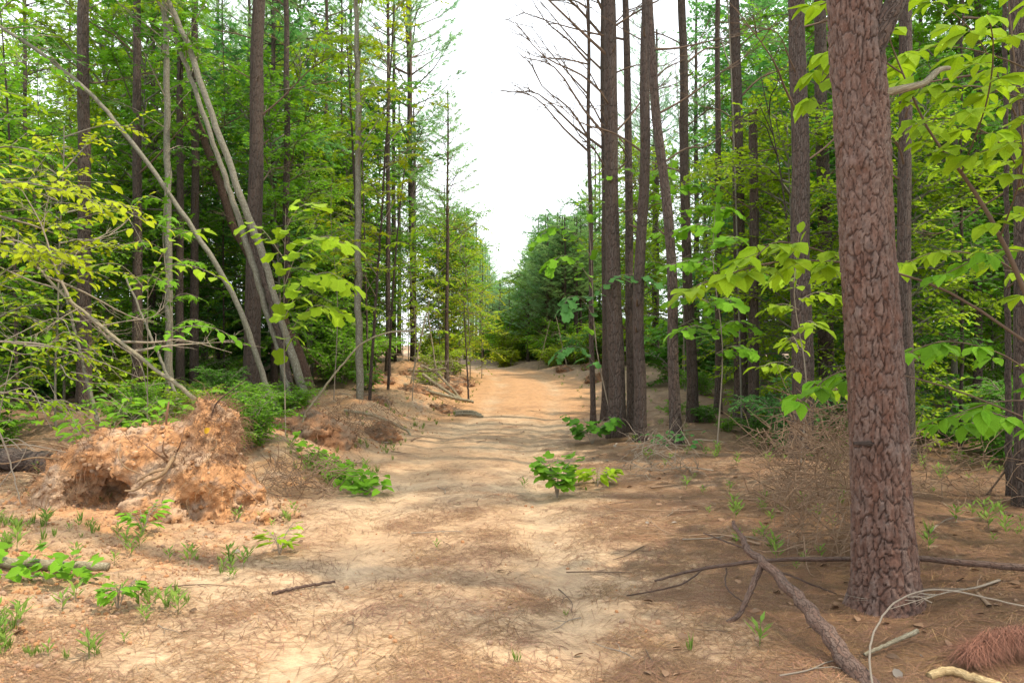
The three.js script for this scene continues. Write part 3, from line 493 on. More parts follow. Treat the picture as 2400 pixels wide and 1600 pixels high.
  scatter(30, 17, 50, 1, 2.4, 1.5, (x, d, k) => pine({ x, z: -d, r: 0.1 + 0.04 * r(), H: 13 + 4 * r(), base: 6 + 2 * r(), seed: 340 + k, wide: 0.8, dead: 5, sides: 8, needle: k % 2 ? G.pine : G.pineBlue, label: 'plantation pine in the depth of the right wood', group: 'background pines right of the road' }), 13);
}

// unseen pines added right of the track to shade foreground and big trunk
[[6.6, -3.5], [6.3, -6.9], [8.6, -10.2], [9.8, -5.6], [9.6, -0.4], [10.9, -3], [10.8, -12.4], [8.3, -2.4]].forEach(([x, z], k) => pine({ x, z, r: 0.12, H: 16.5 + (k % 3), base: 8.8, seed: 420 + k, wide: 0.95, dead: 4, sides: 10, label: 'unseen pine added beside the viewer so its crown shades the track', group: 'added pines beside the viewer' }));

// ---------------------------------------------------------------- the big pine in front
{
  const bx = 2.24, bz = -4.74, by = H(bx, bz), t = thing('big_pine', 'big foreground pine with thick plated red brown bark', 'tree', bx, by, bz), lean = -0.056, HT = 4.6;
  const rad = (y) => 0.134 + 0.05 * Math.exp(-Math.max(0, y + 0.02) / 0.45) + 0.03 * Math.exp(-Math.max(0, y) / 0.08) + 0.012 * (1 - y / HT), nu = 200, nv = 660, m = new MB(), nx = 27, ny = 46;
  const axis = (y) => V(lean * y + 0.012 * noise(y * 0.8, 3.1), y, 0.02 * noise(y * 0.7, 8.2));
  for (let j = 0; j <= nv; j++) for (let i = 0; i <= nu; i++) {
    const u = (i % nu) / nu, v = j / nv, y = -0.15 + (HT + 0.15) * v, a = u * Math.PI * 2, ca = Math.cos(a), sa = Math.sin(a);
    const w = 0.022 * noise(ca * 2.2, y * 2.4, sa * 2.2) + 0.009 * noise(ca * 6, y * 7, sa * 6) + 0.007 * noise(ca * 14, y * 22, sa * 14), w2 = 0.006 * noise(ca * 3, y * 4 + 9, sa * 3) + 0.004 * noise(ca * 10, y * 16 + 9, sa * 10);
    const p = plates((u + w + 1) % 1, v + w2, nx, ny, 21), q = plates((u + w * 0.5 + 1) % 1, v - w2, 54, 130, 33), q3 = plates((u - w * 0.4 + 1) % 1, v + w2 * 0.6, 90, 260, 37), n1 = noise(ca * 3, y * 5, sa * 3), n2 = noise(ca * 14, y * 20, sa * 14);
    const deep = clamp(0.55 + 1.3 * noise(ca * 1.3 + 4, y * 0.9, sa * 1.3) - 0.1 * y), plate = sstep(0.01, 0.07 + 0.1 * p[2], p[0]), h = plate * (0.005 + 0.006 * p[1]) * (0.6 + 1.0 * deep) + (0.006 * q[1] + 0.003 * q3[1]) * (0.35 + 0.65 * plate) + 0.005 * n1 + 0.002 * n2;
    const knot = 0.02 * Math.exp(-((y - 1.72) ** 2) / 0.0018) * sstep(-0.3, 0.8, sa) + 0.018 * Math.exp(-((y - 2.62) ** 2) / 0.0016) * sstep(-0.2, 0.9, sa - 0.3 * ca);
    const R = rad(y) * (1 + 0.05 * Math.cos(a * 3 + 1) * Math.exp(-y / 0.3)) + h + knot * (0.5 + n1), c = axis(y);
    const grey = [0.158, 0.104, 0.082], red = [0.13, 0.063, 0.041], inner = [0.056, 0.028, 0.019], k = 0.72 + 0.34 * q[2] + 0.24 * q3[2] + 0.2 * n2;
    const col = mix3(inner, mix3(red, grey, clamp(-0.2 + 0.7 * p[1] + 0.8 * q[1] * q3[2] + 0.7 * n1 + 0.1 * y)), plate);
    m.v(V(c.x + ca * R, y, c.z + sa * R), V(ca, 0, sa), u * 4, y / 0.3, [col[0] * k, col[1] * k, col[2] * k]);
  }
  for (let j = 0; j < nv; j++) for (let i = 0; i < nu; i++) { const a = j * (nu + 1) + i; m.i.push(a, a + nu + 1, a + 1, a + 1, a + nu + 1, a + nu + 2); }
  const g = m.geo(true), N = g.attributes.normal;
  for (let j = 0; j <= nv; j++) { const a = j * (nu + 1), b = a + nu, s = V(N.getX(a) + N.getX(b), N.getY(a) + N.getY(b), N.getZ(a) + N.getZ(b)).normalize(); N.setXYZ(a, s.x, s.y, s.z); N.setXYZ(b, s.x, s.y, s.z); }
  part(t, 'trunk', g, M.barkNear);
  const top = axis(HT);
  part(t, 'upper_trunk', new MB().tube([V(top.x, HT - 0.05, top.z), V(top.x - 0.3, 9, 0), V(top.x - 0.5, 18, 0)], [0.165, 0.13, 0.05], 14, { rough: 0.08 }).geo(), M.bark);
  const fork = part(t, 'side_limb', new MB().tube(curve([[-0.14, 3.25, 0.06], [-0.06, 3.45, 0.1], [0.04, 3.68, 0.12], [0.16, 3.98, 0.1], [0.34, 4.7, 0]], 14), taper(15, 0.07, 0.035), 12, { rough: 0.14 }).geo(), M.bark);
  fork.userData.label = 'side limb leaving the trunk near its fork';
  part(t, 'broken_limb', new MB().tube(curve([[-0.06, 3.05, 0.05], [0.14, 3.10, 0.03], [0.22, 3.13, 0.0], [0.36, 3.24, -0.1], [0.45, 3.27, -0.16]], 14), taper(15, 0.025, 0.014), 9, { rough: 0.2 }).geo(), M.paleWood);
  part(t, 'stub', new MB().tube(curve([[-0.1, 0.98, 0.08], [-0.19, 1.0, 0.13], [-0.26, 1.0, 0.13]], 5), taper(6, 0.026, 0.012), 8, { rough: 0.4 }).geo(), M.bark);
  for (const [name, gg, mm, kind] of [['crown_branches', PINE[1].limbs, M.twig], ['crown', PINE[1].crown, G.pine, 'stuff']]) { const c = part(t, name, gg, mm, kind); c.position.set(top.x - 0.4, 12, 0); }
}

// ---------------------------------------------------------------- soil bodies: a closed surface round a distance field
function nets(lo, hi, cell, f, color) {
  const n = [0, 1, 2].map((k) => Math.ceil((hi[k] - lo[k]) / cell) + 1), at = (i, j, k) => (k * n[1] + j) * n[0] + i, val = new Float32Array(n[0] * n[1] * n[2]);
  for (let k = 0; k < n[2]; k++) for (let j = 0; j < n[1]; j++) for (let i = 0; i < n[0]; i++) val[at(i, j, k)] = f(lo[0] + i * cell, lo[1] + j * cell, lo[2] + k * cell);
  const id = new Int32Array(val.length).fill(-1), m = new MB(), E = [];
  for (let a = 0; a < 8; a++) for (const b of [1, 2, 4]) if (!(a & b)) E.push([a, a | b]);
  for (let k = 0; k < n[2] - 1; k++) for (let j = 0; j < n[1] - 1; j++) for (let i = 0; i < n[0] - 1; i++) {
    const c = []; let neg = 0;
    for (let a = 0; a < 8; a++) { const q = val[at(i + (a & 1), j + ((a >> 1) & 1), k + (a >> 2))]; c.push(q); if (q < 0) neg++; }
    if (!neg || neg === 8) continue;
    let x = 0, y = 0, z = 0, t = 0;
    for (const [a, b] of E) if ((c[a] < 0) !== (c[b] < 0)) { const s = c[a] / (c[a] - c[b]); x += (a & 1) + s * ((b & 1) - (a & 1)); y += ((a >> 1) & 1) + s * (((b >> 1) & 1) - ((a >> 1) & 1)); z += (a >> 2) + s * ((b >> 2) - (a >> 2)); t++; }
    const p = V(lo[0] + (i + x / t) * cell, lo[1] + (j + y / t) * cell, lo[2] + (k + z / t) * cell);
    id[at(i, j, k)] = m.v(p, UP, (p.x + 0.6 * p.z) / 1.3, (p.y + 0.5 * p.z) / 1.3, color(p.x, p.y, p.z));
  }
  for (let k = 1; k < n[2] - 1; k++) for (let j = 1; j < n[1] - 1; j++) for (let i = 1; i < n[0] - 1; i++) {
    const s = val[at(i, j, k)] < 0, quad = (a, b, c, d, flip) => { if (Math.min(a, b, c, d) < 0) return; flip ? m.i.push(a, b, c, a, c, d) : m.i.push(a, c, b, a, d, c); };
    if (s !== val[at(i + 1, j, k)] < 0) quad(id[at(i, j - 1, k - 1)], id[at(i, j, k - 1)], id[at(i, j, k)], id[at(i, j - 1, k)], s);
    if (s !== val[at(i, j + 1, k)] < 0) quad(id[at(i - 1, j, k - 1)], id[at(i - 1, j, k)], id[at(i, j, k)], id[at(i, j, k - 1)], s);
    if (s !== val[at(i, j, k + 1)] < 0) quad(id[at(i - 1, j - 1, k)], id[at(i, j - 1, k)], id[at(i, j, k)], id[at(i - 1, j, k)], s);
  }
  return m.geo(true);
}
const ell = (x, y, z, c) => { const a = (x - c[0]) / c[3], b = (y - c[1]) / c[4], d = (z - c[2]) / c[5], k = Math.sqrt(a * a + b * b + d * d); return (k - 1) * Math.min(c[3], c[4], c[5]); };
const smin = (a, b, k) => { const h = clamp(0.5 + 0.5 * (b - a) / k); return mix(b, a, h) - k * h * (1 - h); };
const clods = (x, y, z, s) => s * (0.085 * noise(x * 3.2, y * 3.2, z * 3.2) + 0.05 * noise(x * 7.5, y * 7.5, z * 7.5) - 0.06 * Math.abs(noise(x * 11, y * 11, z * 11)) + 0.028 * noise(x * 21, y * 21, z * 21) + 0.012 * noise(x * 38, y * 38, z * 38));
// fine roots hanging from random points of a surface, at least minY up
function fibres(g, seed, n, len, rad, keep) {
  const r = rng(seed), m = new MB(), P = g.attributes.position, N = g.attributes.normal;
  for (let k = 0, tries = 0; k < n && tries < n * 60; tries++) {
    const i = Math.floor(r() * P.count), p = V().fromBufferAttribute(P, i), d = V().fromBufferAttribute(N, i);
    if (!keep(p, d, r)) continue;
    k++;
    const pts = [p.clone().addScaledVector(d, -0.02)], L = len * (0.35 + r()), q = p.clone(); d.add(V(r() - 0.5, r() - 0.5, r() - 0.5).multiplyScalar(1.3)).normalize();
    for (let s = 0; s < 5; s++) { q.addScaledVector(d, L / 5); d.add(V((r() - 0.5) * 0.9, -0.35 + (r() - 0.5) * 0.7, (r() - 0.5) * 0.9)).normalize(); pts.push(q.clone()); }
    m.tube(pts, taper(6, rad * (0.6 + 0.9 * r()), rad * 0.3), 3, { cap: false });
  }
  return m.geo();
}
const soilColor = (x, y, z) => {
  const n = fbm(x * 1.7, y * 2.6, z * 1.7, 3), m = fbm(x * 6, y * 6, z * 6 + 4, 3), k = 1 + 0.3 * noise(x * 17, y * 17, z * 17);
  let c = mix3([0.46, 0.235, 0.10], [0.46, 0.31, 0.19], sstep(-0.12, 0.2, n + 0.35 * m));
  c = mix3(c, [0.30, 0.215, 0.15], 0.75 * sstep(0.12, 0.34, m - 0.2 * n));
  return [c[0] * k, c[1] * k, c[2] * k];
};
{
  const bx = -3.2, bz = -7.3, by = H(bx, bz) - 0.08, t = thing('root_plate', 'uprooted tree base of orange soil with tangled roots left of the track', 'uprooted stump', bx, by, bz);
  t.scale.setScalar(0.84); t.position.x -= 0.1;
  const E1 = [[-0.1, 0.36, -0.1, 1.0, 0.56, 0.55], [-0.78, 0.18, 0.0, 0.5, 0.4, 0.46], [0.56, 0.82, -0.25, 0.27, 0.36, 0.32], [0.38, 0.62, -0.25, 0.4, 0.34, 0.36], [0.74, 0.2, -0.05, 0.38, 0.3, 0.4], [1.0, 0.02, 0.05, 0.36, 0.1, 0.36], [0.2, 0.1, 0.4, 0.34, 0.2, 0.25], [-1.12, 0.0, 0.15, 0.4, 0.16, 0.4], [0.7, 0.34, 0.22, 0.22, 0.24, 0.2]];
  const cave = [-0.4, 0.26, 0.5, 0.46, 0.29, 0.62];
  const f = (x, y, z) => {
    let s = 9; for (const e of E1) s = smin(s, ell(x, y, z, e), 0.12);
    s = -smin(-s, ell(x, y, z, cave), 0.06);
    return Math.abs(s) > 0.3 ? s : s + clods(x, y, z, 1);
  };
  const g = nets([-2.0, -0.3, -0.95], [2.1, 1.4, 1.0], 0.021, f, soilColor);
  part(t, 'soil', g, M.soil);
  part(t, 'root_fibres', fibres(g, 71, 620, 0.24, 0.0032, (p, d, r) => p.y > 0.12 && p.z > -0.5 && (p.y > 0.55 || r() < 0.4)), M.rootDark, 'stuff');
  part(t, 'pale_root_fibres', fibres(g, 72, 260, 0.32, 0.0035, (p, d, r) => p.y > 0.1 && p.z > -0.4 && (p.x < -0.5 || p.x > 0.3)), M.root, 'stuff');
  { // loose clods clinging to the face
    const r = rng(76), m = new MB(), P = g.attributes.position, ico = new THREE.IcosahedronGeometry(1, 1), I = ico.attributes.position;
    for (let k = 0; k < 1100; k++) { const i = Math.floor(r() * P.count), c = V().fromBufferAttribute(P, i), s = 0.008 + 0.026 * Math.pow(r(), 2.5), kc = soilColor(c.x + r(), c.y, c.z), i0 = m.count, tw = r() * 9; if (c.z < -0.3) continue; for (let j = 0; j < I.count; j++) { const q = V().fromBufferAttribute(I, j), w = s * (1 + 0.4 * noise(q.x * 1.8 + tw, q.y * 1.8, q.z * 1.8)); m.v(V(c.x + q.x * w, c.y + q.y * w * 0.8, c.z + q.z * w), q, c.x, c.y, kc); m.i.push(i0 + j); } }
    part(t, 'clods', m.geo(), M.soil, 'stuff');
  }
  part(t, 'root_mat', fibres(g, 73, 420, 0.22, 0.003, (p) => p.y > 0.6 && p.x > 0.4 && p.z > -0.45), M.rootDark, 'stuff');
  const R = (pts, r0, r1, mat = M.root) => part(t, 'root', new MB().tube(curve(pts, 18), taper(19, r0, r1), 7, { tex: [0.3, 0.4], rough: 0.25 }).geo(), mat);
  R([[0.36, 0.66, 0.3], [0.40, 0.62, 0.5], [0.38, 0.55, 0.56], [0.32, 0.50, 0.57], [0.2, 0.46, 0.58], [0.14, 0.40, 0.58], [0.07, 0.365, 0.58], [-0.02, 0.36, 0.57]], 0.024, 0.011);
  R([[0.36, 0.58, 0.3], [0.32, 0.56, 0.5], [0.24, 0.54, 0.53], [0.15, 0.49, 0.55], [0.08, 0.44, 0.54]], 0.016, 0.007);
  R([[-0.2, 0.8, 0.3], [-0.14, 0.7, 0.46], [-0.06, 0.6, 0.5], [0.1, 0.53, 0.52]], 0.009, 0.006);
  R([[0.3, 0.62, 0.3], [0.24, 0.72, 0.42], [0.18, 0.78, 0.45], [0.1, 0.84, 0.44]], 0.014, 0.005, M.rootDark);
  R([[0.3, 0.66, 0.3], [0.3, 0.76, 0.42], [0.32, 0.86, 0.44]], 0.012, 0.005, M.rootDark);
  R([[0.36, 0.72, 0.2], [0.46, 0.82, 0.36], [0.5, 0.98, 0.36]], 0.01, 0.004, M.rootDark);
  R([[0.1, 0.8, -0.2], [0.11, 0.98, -0.1], [0.13, 1.12, -0.08], [0.14, 1.22, -0.1]], 0.017, 0.009, M.rootDark);
  R([[-0.5, 0.78, -0.1], [-0.42, 0.92, 0.0], [-0.3, 1.06, 0.02]], 0.012, 0.004);
  R([[-0.72, 0.7, 0.1], [-0.95, 0.78, 0.2], [-1.2, 0.82, 0.22], [-1.35, 0.76, 0.24]], 0.013, 0.004);
  R([[-0.8, 0.6, 0.15], [-1.1, 0.66, 0.3], [-1.4, 0.6, 0.32], [-1.62, 0.62, 0.3]], 0.011, 0.003);
  R([[-1.0, 0.45, 0.25], [-1.3, 0.5, 0.34], [-1.5, 0.38, 0.38], [-1.6, 0.24, 0.38]], 0.01, 0.003);
  R([[0.6, 1.0, -0.1], [0.68, 1.2, -0.05], [0.88, 1.36, 0.0], [1.02, 1.46, 0.02]], 0.011, 0.005, M.redBranch);
  R([[0.55, 0.66, 0.05], [0.62, 0.7, 0.16], [0.74, 0.74, 0.14], [0.72, 0.82, 0.08], [0.6, 0.74, 0.12]], 0.01, 0.006);
  R([[0.66, 0.5, 0.2], [0.7, 0.4, 0.44], [0.68, 0.3, 0.44]], 0.012, 0.006);
  R([[0.9, 0.4, 0.1], [1.1, 0.36, 0.34], [1.3, 0.22, 0.46]], 0.01, 0.004, M.rootDark);
  R([[-0.9, 0.3, 0.4], [-0.86, 0.2, 0.52], [-0.88, 0.02, 0.56]], 0.008, 0.004);
  const leaf1 = new MB(); leaf1.leaf(V(0.62, 0.9, 0.13), V(0.6, 0.5, 0.2).normalize(), V(-0.2, 0.3, 1).normalize(), 0.085, 0.07, 'oval', [1, 1, 1]);
  const lf = new THREE.Mesh(leaf1.geo(), std({ color: lin(0.62, 0.36, 0.015), side: THREE.DoubleSide })); lf.name = 'fallen_leaf'; lf.position.set(bx - 0.1, by, bz); lf.scale.setScalar(0.84); tag(lf, 'yellow fallen leaf caught in the roots', 'leaf'); scene.add(lf);
}
// smaller soil heaps and torn up clumps along the edges
const LUMP = [5, 6, 7].map((s) => nets([-0.75, -0.3, -0.75], [0.75, 0.75, 0.75], 0.04, (x, y, z) => { const q = smin(ell(x, y, z, [0, 0.1, 0, 0.42, 0.36, 0.4]), ell(x, y, z, [0.2 * (s - 6), 0.3, 0.05, 0.25, 0.22, 0.22]), 0.15); return q + 0.09 * noise(x * 2.6 + s * 9, y * 2.6, z * 2.6) + clods(x + s * 5, y, z, 1.7); }, (x, y, z) => { const m = fbm(x * 5 + s, y * 5, z * 5, 3), c = mix3([0.36, 0.185, 0.09], [0.21, 0.145, 0.095], sstep(-0.15, 0.2, m)), k = 1 + 0.3 * noise(x * 15, y * 15, z * 15 + s); return c.map((q) => q * k); }));
const HAIR = LUMP.map((g, k) => fibres(g, 90 + k, 330, 0.26, 0.004, (p) => p.y > 0.05));
function lump(label, x, z, s, sy, k, dark, cat = 'soil heap', group) {
  const t = thing('soil_heap', label, cat, x, H(x, z) - 0.14 * s, z, group); t.rotation.y = k * 1.7; t.scale.set(s, sy, s);
  part(t, 'soil', LUMP[k % 3], M.soil); part(t, 'root_fibres', HAIR[k % 3], M.rootDark, 'stuff');
}
lump('brown soil heap at the foot of the leaning stems', -2.75, -11.2, 1.05, 0.95, 0, false);
lump('crumbly sand heap with dry roots right of the leaning stems', -2.1, -12.6, 0.7, 0.6, 1, false);
lump('red clay lump under the small leaning trunk by the sunny bank', -1.5, -17.6, 0.8, 0.5, 2, true);
[[-2.9, -16.2, 0.9, 0.5], [-2.4, -18.8, 0.9, 0.5], [-3.4, -19.5, 1.0, 0.6], [-2.7, -22, 1.0, 0.6], [-1.75, -20.6, 0.9, 0.5], [-1.6, -23.5, 1.1, 0.55]].forEach(([x, z, s, sy], k) => lump('torn up red clay clump on the left road bank', x, z, s, sy, k, k % 2, 'clay clump', 'clay clumps on the left bank'));
[[2.5, -24.5, 0.6, 0.6], [3.1, -25.5, 0.6, 0.4], [2.0, -30, 0.8, 0.6], [2.9, -29, 0.8, 0.55], [2.35, -17.5, 0.7, 0.4], [2.1, -15.2, 0.6, 0.35]].forEach(([x, z, s, sy], k) => lump('torn up root clump along the right edge of the road', x, z, s, sy, k + 1, true, 'root clump', 'root clumps on the right edge'));

// ---------------------------------------------------------------- single leaves as parts
const ONE = {};
for (const k of Object.keys(LEAF)) ONE[k] = [[0.78, 0.1, 0], [1, 0.3, 0.12], [1.22, 0.5, -0.1], [0.9, -0.12, 0.2], [1.08, 0.38, -0.2]].map(([c, bend, twist]) => { const m = new MB(); m.leaf(V(0, 0, 0), V(1, 0, 0), V(0, 1, 0), 1, 1, k, [c, c, c]); for (let i = 0; i < m.p.length; i += 3) { const a = m.p[i]; m.p[i + 1] -= bend * a * a; m.p[i + 2] += twist * a * a; m.p[i + 1] += 0.25 * twist * m.p[i + 2] * 4 * a; } return m.geo(true); });
function oneLeaf(parent, P, D, N, L, W, kind, mat, r) {
  const o = part(parent, 'leaf', ONE[kind][Math.floor(r() * 5)], mat), S = V().crossVectors(D, N).normalize(), n = V().crossVectors(S, D).normalize();
  o.applyMatrix4(new THREE.Matrix4().makeBasis(V().copy(D).multiplyScalar(L), n.multiplyScalar(W), S.multiplyScalar(W)).setPosition(P));
  return o;
}
// five leaflets at the end of a stalk
function compound(parent, wood, P, D, size, mat, r) {
  const e = V().copy(P).addScaledVector(D, size * (0.5 + 0.3 * r())).add(V(0, -0.1 * size, 0)), side = V().crossVectors(D, UP).normalize();
  wood.tube([P, e], [0.0022, 0.0018], 3, { cap: false });
  const N = V((r() - 0.5) * 0.8, 1, (r() - 0.5) * 0.8).normalize();
  for (const [a, s] of [[0, 1], [0.75, 0.95], [-0.75, 0.95], [1.7, 0.62], [-1.7, 0.62]]) {
    const d = V().copy(D).setY(D.y * 0.4).normalize().applyAxisAngle(UP, a + (r() - 0.5) * 0.3).add(V(0, -0.15 - 0.5 * r(), 0)).normalize(), L = size * s * (0.85 + 0.3 * r());
    oneLeaf(parent, Math.abs(a) > 1 ? V().copy(P).lerp(e, 0.75) : e, d, N, L, L * 0.62, 'oval', mat, r);
  }
}
const along = (pts, n, jit, r, f) => { const c = new THREE.CatmullRomCurve3(pts); for (let k = 0; k < n; k++) { const t = clamp((k + 0.5 + jit * (r() - 0.5)) / n, 0, 1); f(c.getPoint(t), c.getTangent(t), t, k); } };
function hickory(label, base, branches, seed, mat, size) {
  const by = H(base[0], base[1]), t = thing('hickory_sapling', label, 'sapling', base[0], by, base[1]), r = rng(seed), L = (p) => V(p[0] - base[0], p[1] - by, p[2] - base[1]);
  branches.forEach((b, bi) => {
    const pts = b.pts.map(L), P = curve(pts, 16), wood = new MB(), stalk = wood, holder = new THREE.Mesh(undefined, M.twig);
    holder.name = bi ? 'branch' : 'stem'; t.add(holder);
    wood.tube(P, taper(17, b.r, b.r1 ?? 0.003), 6, { cap: false, rough: 0.15 });
    const bn = Math.round(b.n * 1.15); along(pts.slice(b.skip ?? 0), bn, 0.6, r, (p, d, u, k) => {
      const D = V().copy(d).setY(d.y * 0.3).normalize().applyAxisAngle(UP, (k % 2 ? 1 : -1) * (k === bn - 1 ? 0.2 : 0.5 + 0.9 * r())).add(V(0, 0.35 * (r() - 0.5), 0)).normalize();
      compound(holder, stalk, p, D, size * (0.8 + 0.4 * r()), b.mat ?? mat, r);
    });
    holder.geometry = wood.geo();
  });
}
hickory('hickory sapling whose big yellow green leaves spread on both sides of the big trunk', [3.75, -5.2], [
  { pts: [[3.75, -0.05, -5.2], [3.6, 1.2, -5.2], [3.13, 2.27, -5.1], [2.88, 2.68, -5.1], [2.69, 2.92, -5.1], [2.53, 3.33, -5.15], [2.4, 3.75, -5.2]], r: 0.022, n: 8, skip: 3 },
  { pts: [[3.5, 1.5, -5.2], [2.9, 1.95, -5.35], [2.3, 2.12, -5.35], [1.75, 2.12, -5.2], [1.45, 2.05, -5.05], [1.15, 1.95, -4.95]], r: 0.011, n: 10, skip: 2 },
  { pts: [[2.3, 2.12, -5.35], [1.95, 2.2, -5.15], [1.65, 2.22, -5.0], [1.5, 2.12, -4.9]], r: 0.006, n: 6 },
  { pts: [[2.53, 3.33, -5.15], [2.3, 3.5, -5.2], [2.05, 3.45, -5.1], [1.92, 3.15, -5.0]], r: 0.006, n: 6, skip: 1 },
  { pts: [[2.4, 3.75, -5.2], [2.15, 3.8, -5.1], [1.9, 3.7, -5.0]], r: 0.006, n: 4 },
  { pts: [[3.6, 1.0, -5.2], [2.9, 1.3, -5.35], [2.3, 1.42, -5.3], [2.02, 1.35, -5.15], [1.85, 1.22, -5.05]], r: 0.007, n: 5, skip: 2, mat: G.fresh },
  { pts: [[2.88, 2.68, -5.1], [2.8, 3.0, -4.7], [2.6, 3.2, -4.3], [2.45, 3.3, -4.1]], r: 0.006, n: 7 },
  { pts: [[3.13, 2.27, -5.1], [2.95, 2.6, -4.6], [2.75, 2.8, -4.3]], r: 0.006, n: 5 },
], 61, G.lime, 0.155);
hickory('hickory sapling filling the gap right of the big trunk with shaded leaves', [4.3, -6.2], [
  { pts: [[4.3, -0.05, -6.2], [4.2, 1.2, -6.2], [4.0, 2.4, -6.1], [3.8, 3.6, -6.0], [3.7, 4.6, -6.0]], r: 0.02, n: 8, skip: 1 },
  { pts: [[4.2, 1.2, -6.2], [3.7, 1.5, -6.0], [3.2, 1.6, -5.9], [2.85, 1.5, -5.8]], r: 0.007, n: 7, mat: G.fresh },
  { pts: [[4.1, 1.9, -6.1], [3.6, 2.2, -5.9], [3.1, 2.25, -5.8], [2.8, 2.15, -5.7]], r: 0.007, n: 7 },
  { pts: [[4.0, 2.5, -6.1], [3.6, 3.0, -5.8], [3.1, 3.2, -5.7], [2.8, 3.1, -5.7]], r: 0.007, n: 8 },
  { pts: [[3.8, 3.3, -6.0], [3.4, 3.8, -5.8], [3.0, 4.0, -5.6]], r: 0.007, n: 6 },
  { pts: [[4.25, 0.9, -6.2], [3.8, 1.0, -5.9], [3.3, 1.1, -5.7], [3.0, 1.0, -5.6]], r: 0.006, n: 6, mat: G.fresh },
  { pts: [[3.9, 2.9, -6.05], [3.7, 3.3, -5.2], [3.4, 3.5, -4.8]], r: 0.006, n: 7 },
], 62, G.lime, 0.165);
hickory('hickory sapling with a dense roof of glowing leaves at the top right', [4.4, -5.4], [
  { pts: [[4.4, -0.05, -5.4], [4.3, 1.6, -5.4], [3.9, 2.9, -5.3], [3.6, 3.8, -5.2], [3.4, 4.4, -5.2]], r: 0.02, n: 6, skip: 2 },
  { pts: [[3.9, 2.9, -5.3], [3.4, 3.15, -5.2], [3.0, 3.25, -5.15], [2.65, 3.2, -5.1]], r: 0.007, n: 8 },
  { pts: [[3.8, 3.2, -5.3], [3.3, 3.5, -5.35], [2.9, 3.6, -5.4], [2.6, 3.55, -5.5]], r: 0.007, n: 8 },
  { pts: [[3.7, 3.5, -5.2], [3.3, 3.75, -4.9], [2.95, 3.8, -4.8], [2.6, 3.75, -4.8]], r: 0.006, n: 8 },
  { pts: [[4.1, 2.4, -5.3], [3.6, 2.75, -5.0], [3.2, 2.85, -4.9], [2.85, 2.75, -4.85]], r: 0.006, n: 8 },
  { pts: [[4.2, 1.9, -5.4], [3.7, 2.1, -5.3], [3.2, 2.2, -5.2], [2.85, 2.05, -5.2]], r: 0.006, n: 7, mat: G.fresh },
  { pts: [[4.35, 0.9, -5.4], [3.8, 1.15, -5.4], [3.3, 1.2, -5.35], [2.9, 1.1, -5.3]], r: 0.006, n: 6, mat: G.fresh },
], 73, G.lime, 0.165);

// a sapling with simple leaves, each a part
function leafySapling(name, label, base, branches, seed, mat, size, kind, wide, cat = 'sapling', woodM = M.greyTwig) {
  const by = H(base[0], base[1]), t = thing(name, label, cat, base[0], by, base[1]), r = rng(seed), L = (p) => V(p[0] - base[0], p[1] - by, p[2] - base[1]);
  branches.forEach((b, bi) => {
    const pts = b.pts.map(L), wood = new MB(), holder = new THREE.Mesh(undefined, woodM);
    holder.name = bi ? 'branch' : 'stem'; t.add(holder);
    wood.tube(curve(pts, 12), taper(13, b.r, 0.002), 5, { cap: false });
    if (b.n) along(pts.slice(b.skip ?? 0), b.n, 0.5, r, (p, d, u, k) => {
      const s = size * (0.7 + 0.6 * r()), D = V().copy(d).setY(d.y * 0.3).normalize().applyAxisAngle(UP, (k % 2 ? 1 : -1) * (0.5 + 0.8 * r())).add(V(0, -0.1 - 0.5 * r(), 0)).normalize(), e = V().copy(p).addScaledVector(D, s * 0.45);
      wood.tube([p, e], [0.0018, 0.0015], 3, { cap: false });
      oneLeaf(holder, e, D, V((r() - 0.5) * 0.7, 1, (r() - 0.5) * 0.7 + 0.2).normalize(), s, s * wide, kind, b.mat ?? mat, r);
    });
    holder.geometry = wood.geo();
  });
  return t;
}
leafySapling('tulip_sapling', 'thin sapling with large yellow green lobed leaves in front of the leaning stems', [-2.95, -10.4], [
  { pts: [[-2.95, -0.1, -10.4], [-2.97, 1, -10.4], [-2.95, 2.2, -10.3], [-2.9, 3.3, -10.2]], r: 0.011, n: 8, skip: 1 },
  { pts: [[-2.95, 1.9, -10.3], [-2.6, 2.35, -10.0], [-2.25, 2.45, -9.8], [-2.0, 2.3, -9.7]], r: 0.006, n: 20 },
  { pts: [[-2.95, 2.3, -10.3], [-2.7, 2.75, -10.1], [-2.35, 2.9, -9.9], [-2.05, 2.8, -9.8]], r: 0.006, n: 20 },
  { pts: [[-2.95, 1.6, -10.3], [-2.65, 1.95, -10.1], [-2.4, 2.05, -9.9], [-2.1, 1.95, -9.9]], r: 0.006, n: 19 },
  { pts: [[-2.95, 2.7, -10.2], [-3.15, 3.0, -10.1], [-3.3, 3.1, -9.9]], r: 0.005, n: 8 },
  { pts: [[-2.92, 3.0, -10.2], [-2.7, 3.3, -10.1], [-2.4, 3.35, -10.0]], r: 0.005, n: 9 },
], 63, G.lime, 0.19, 'tulip', 0.9);
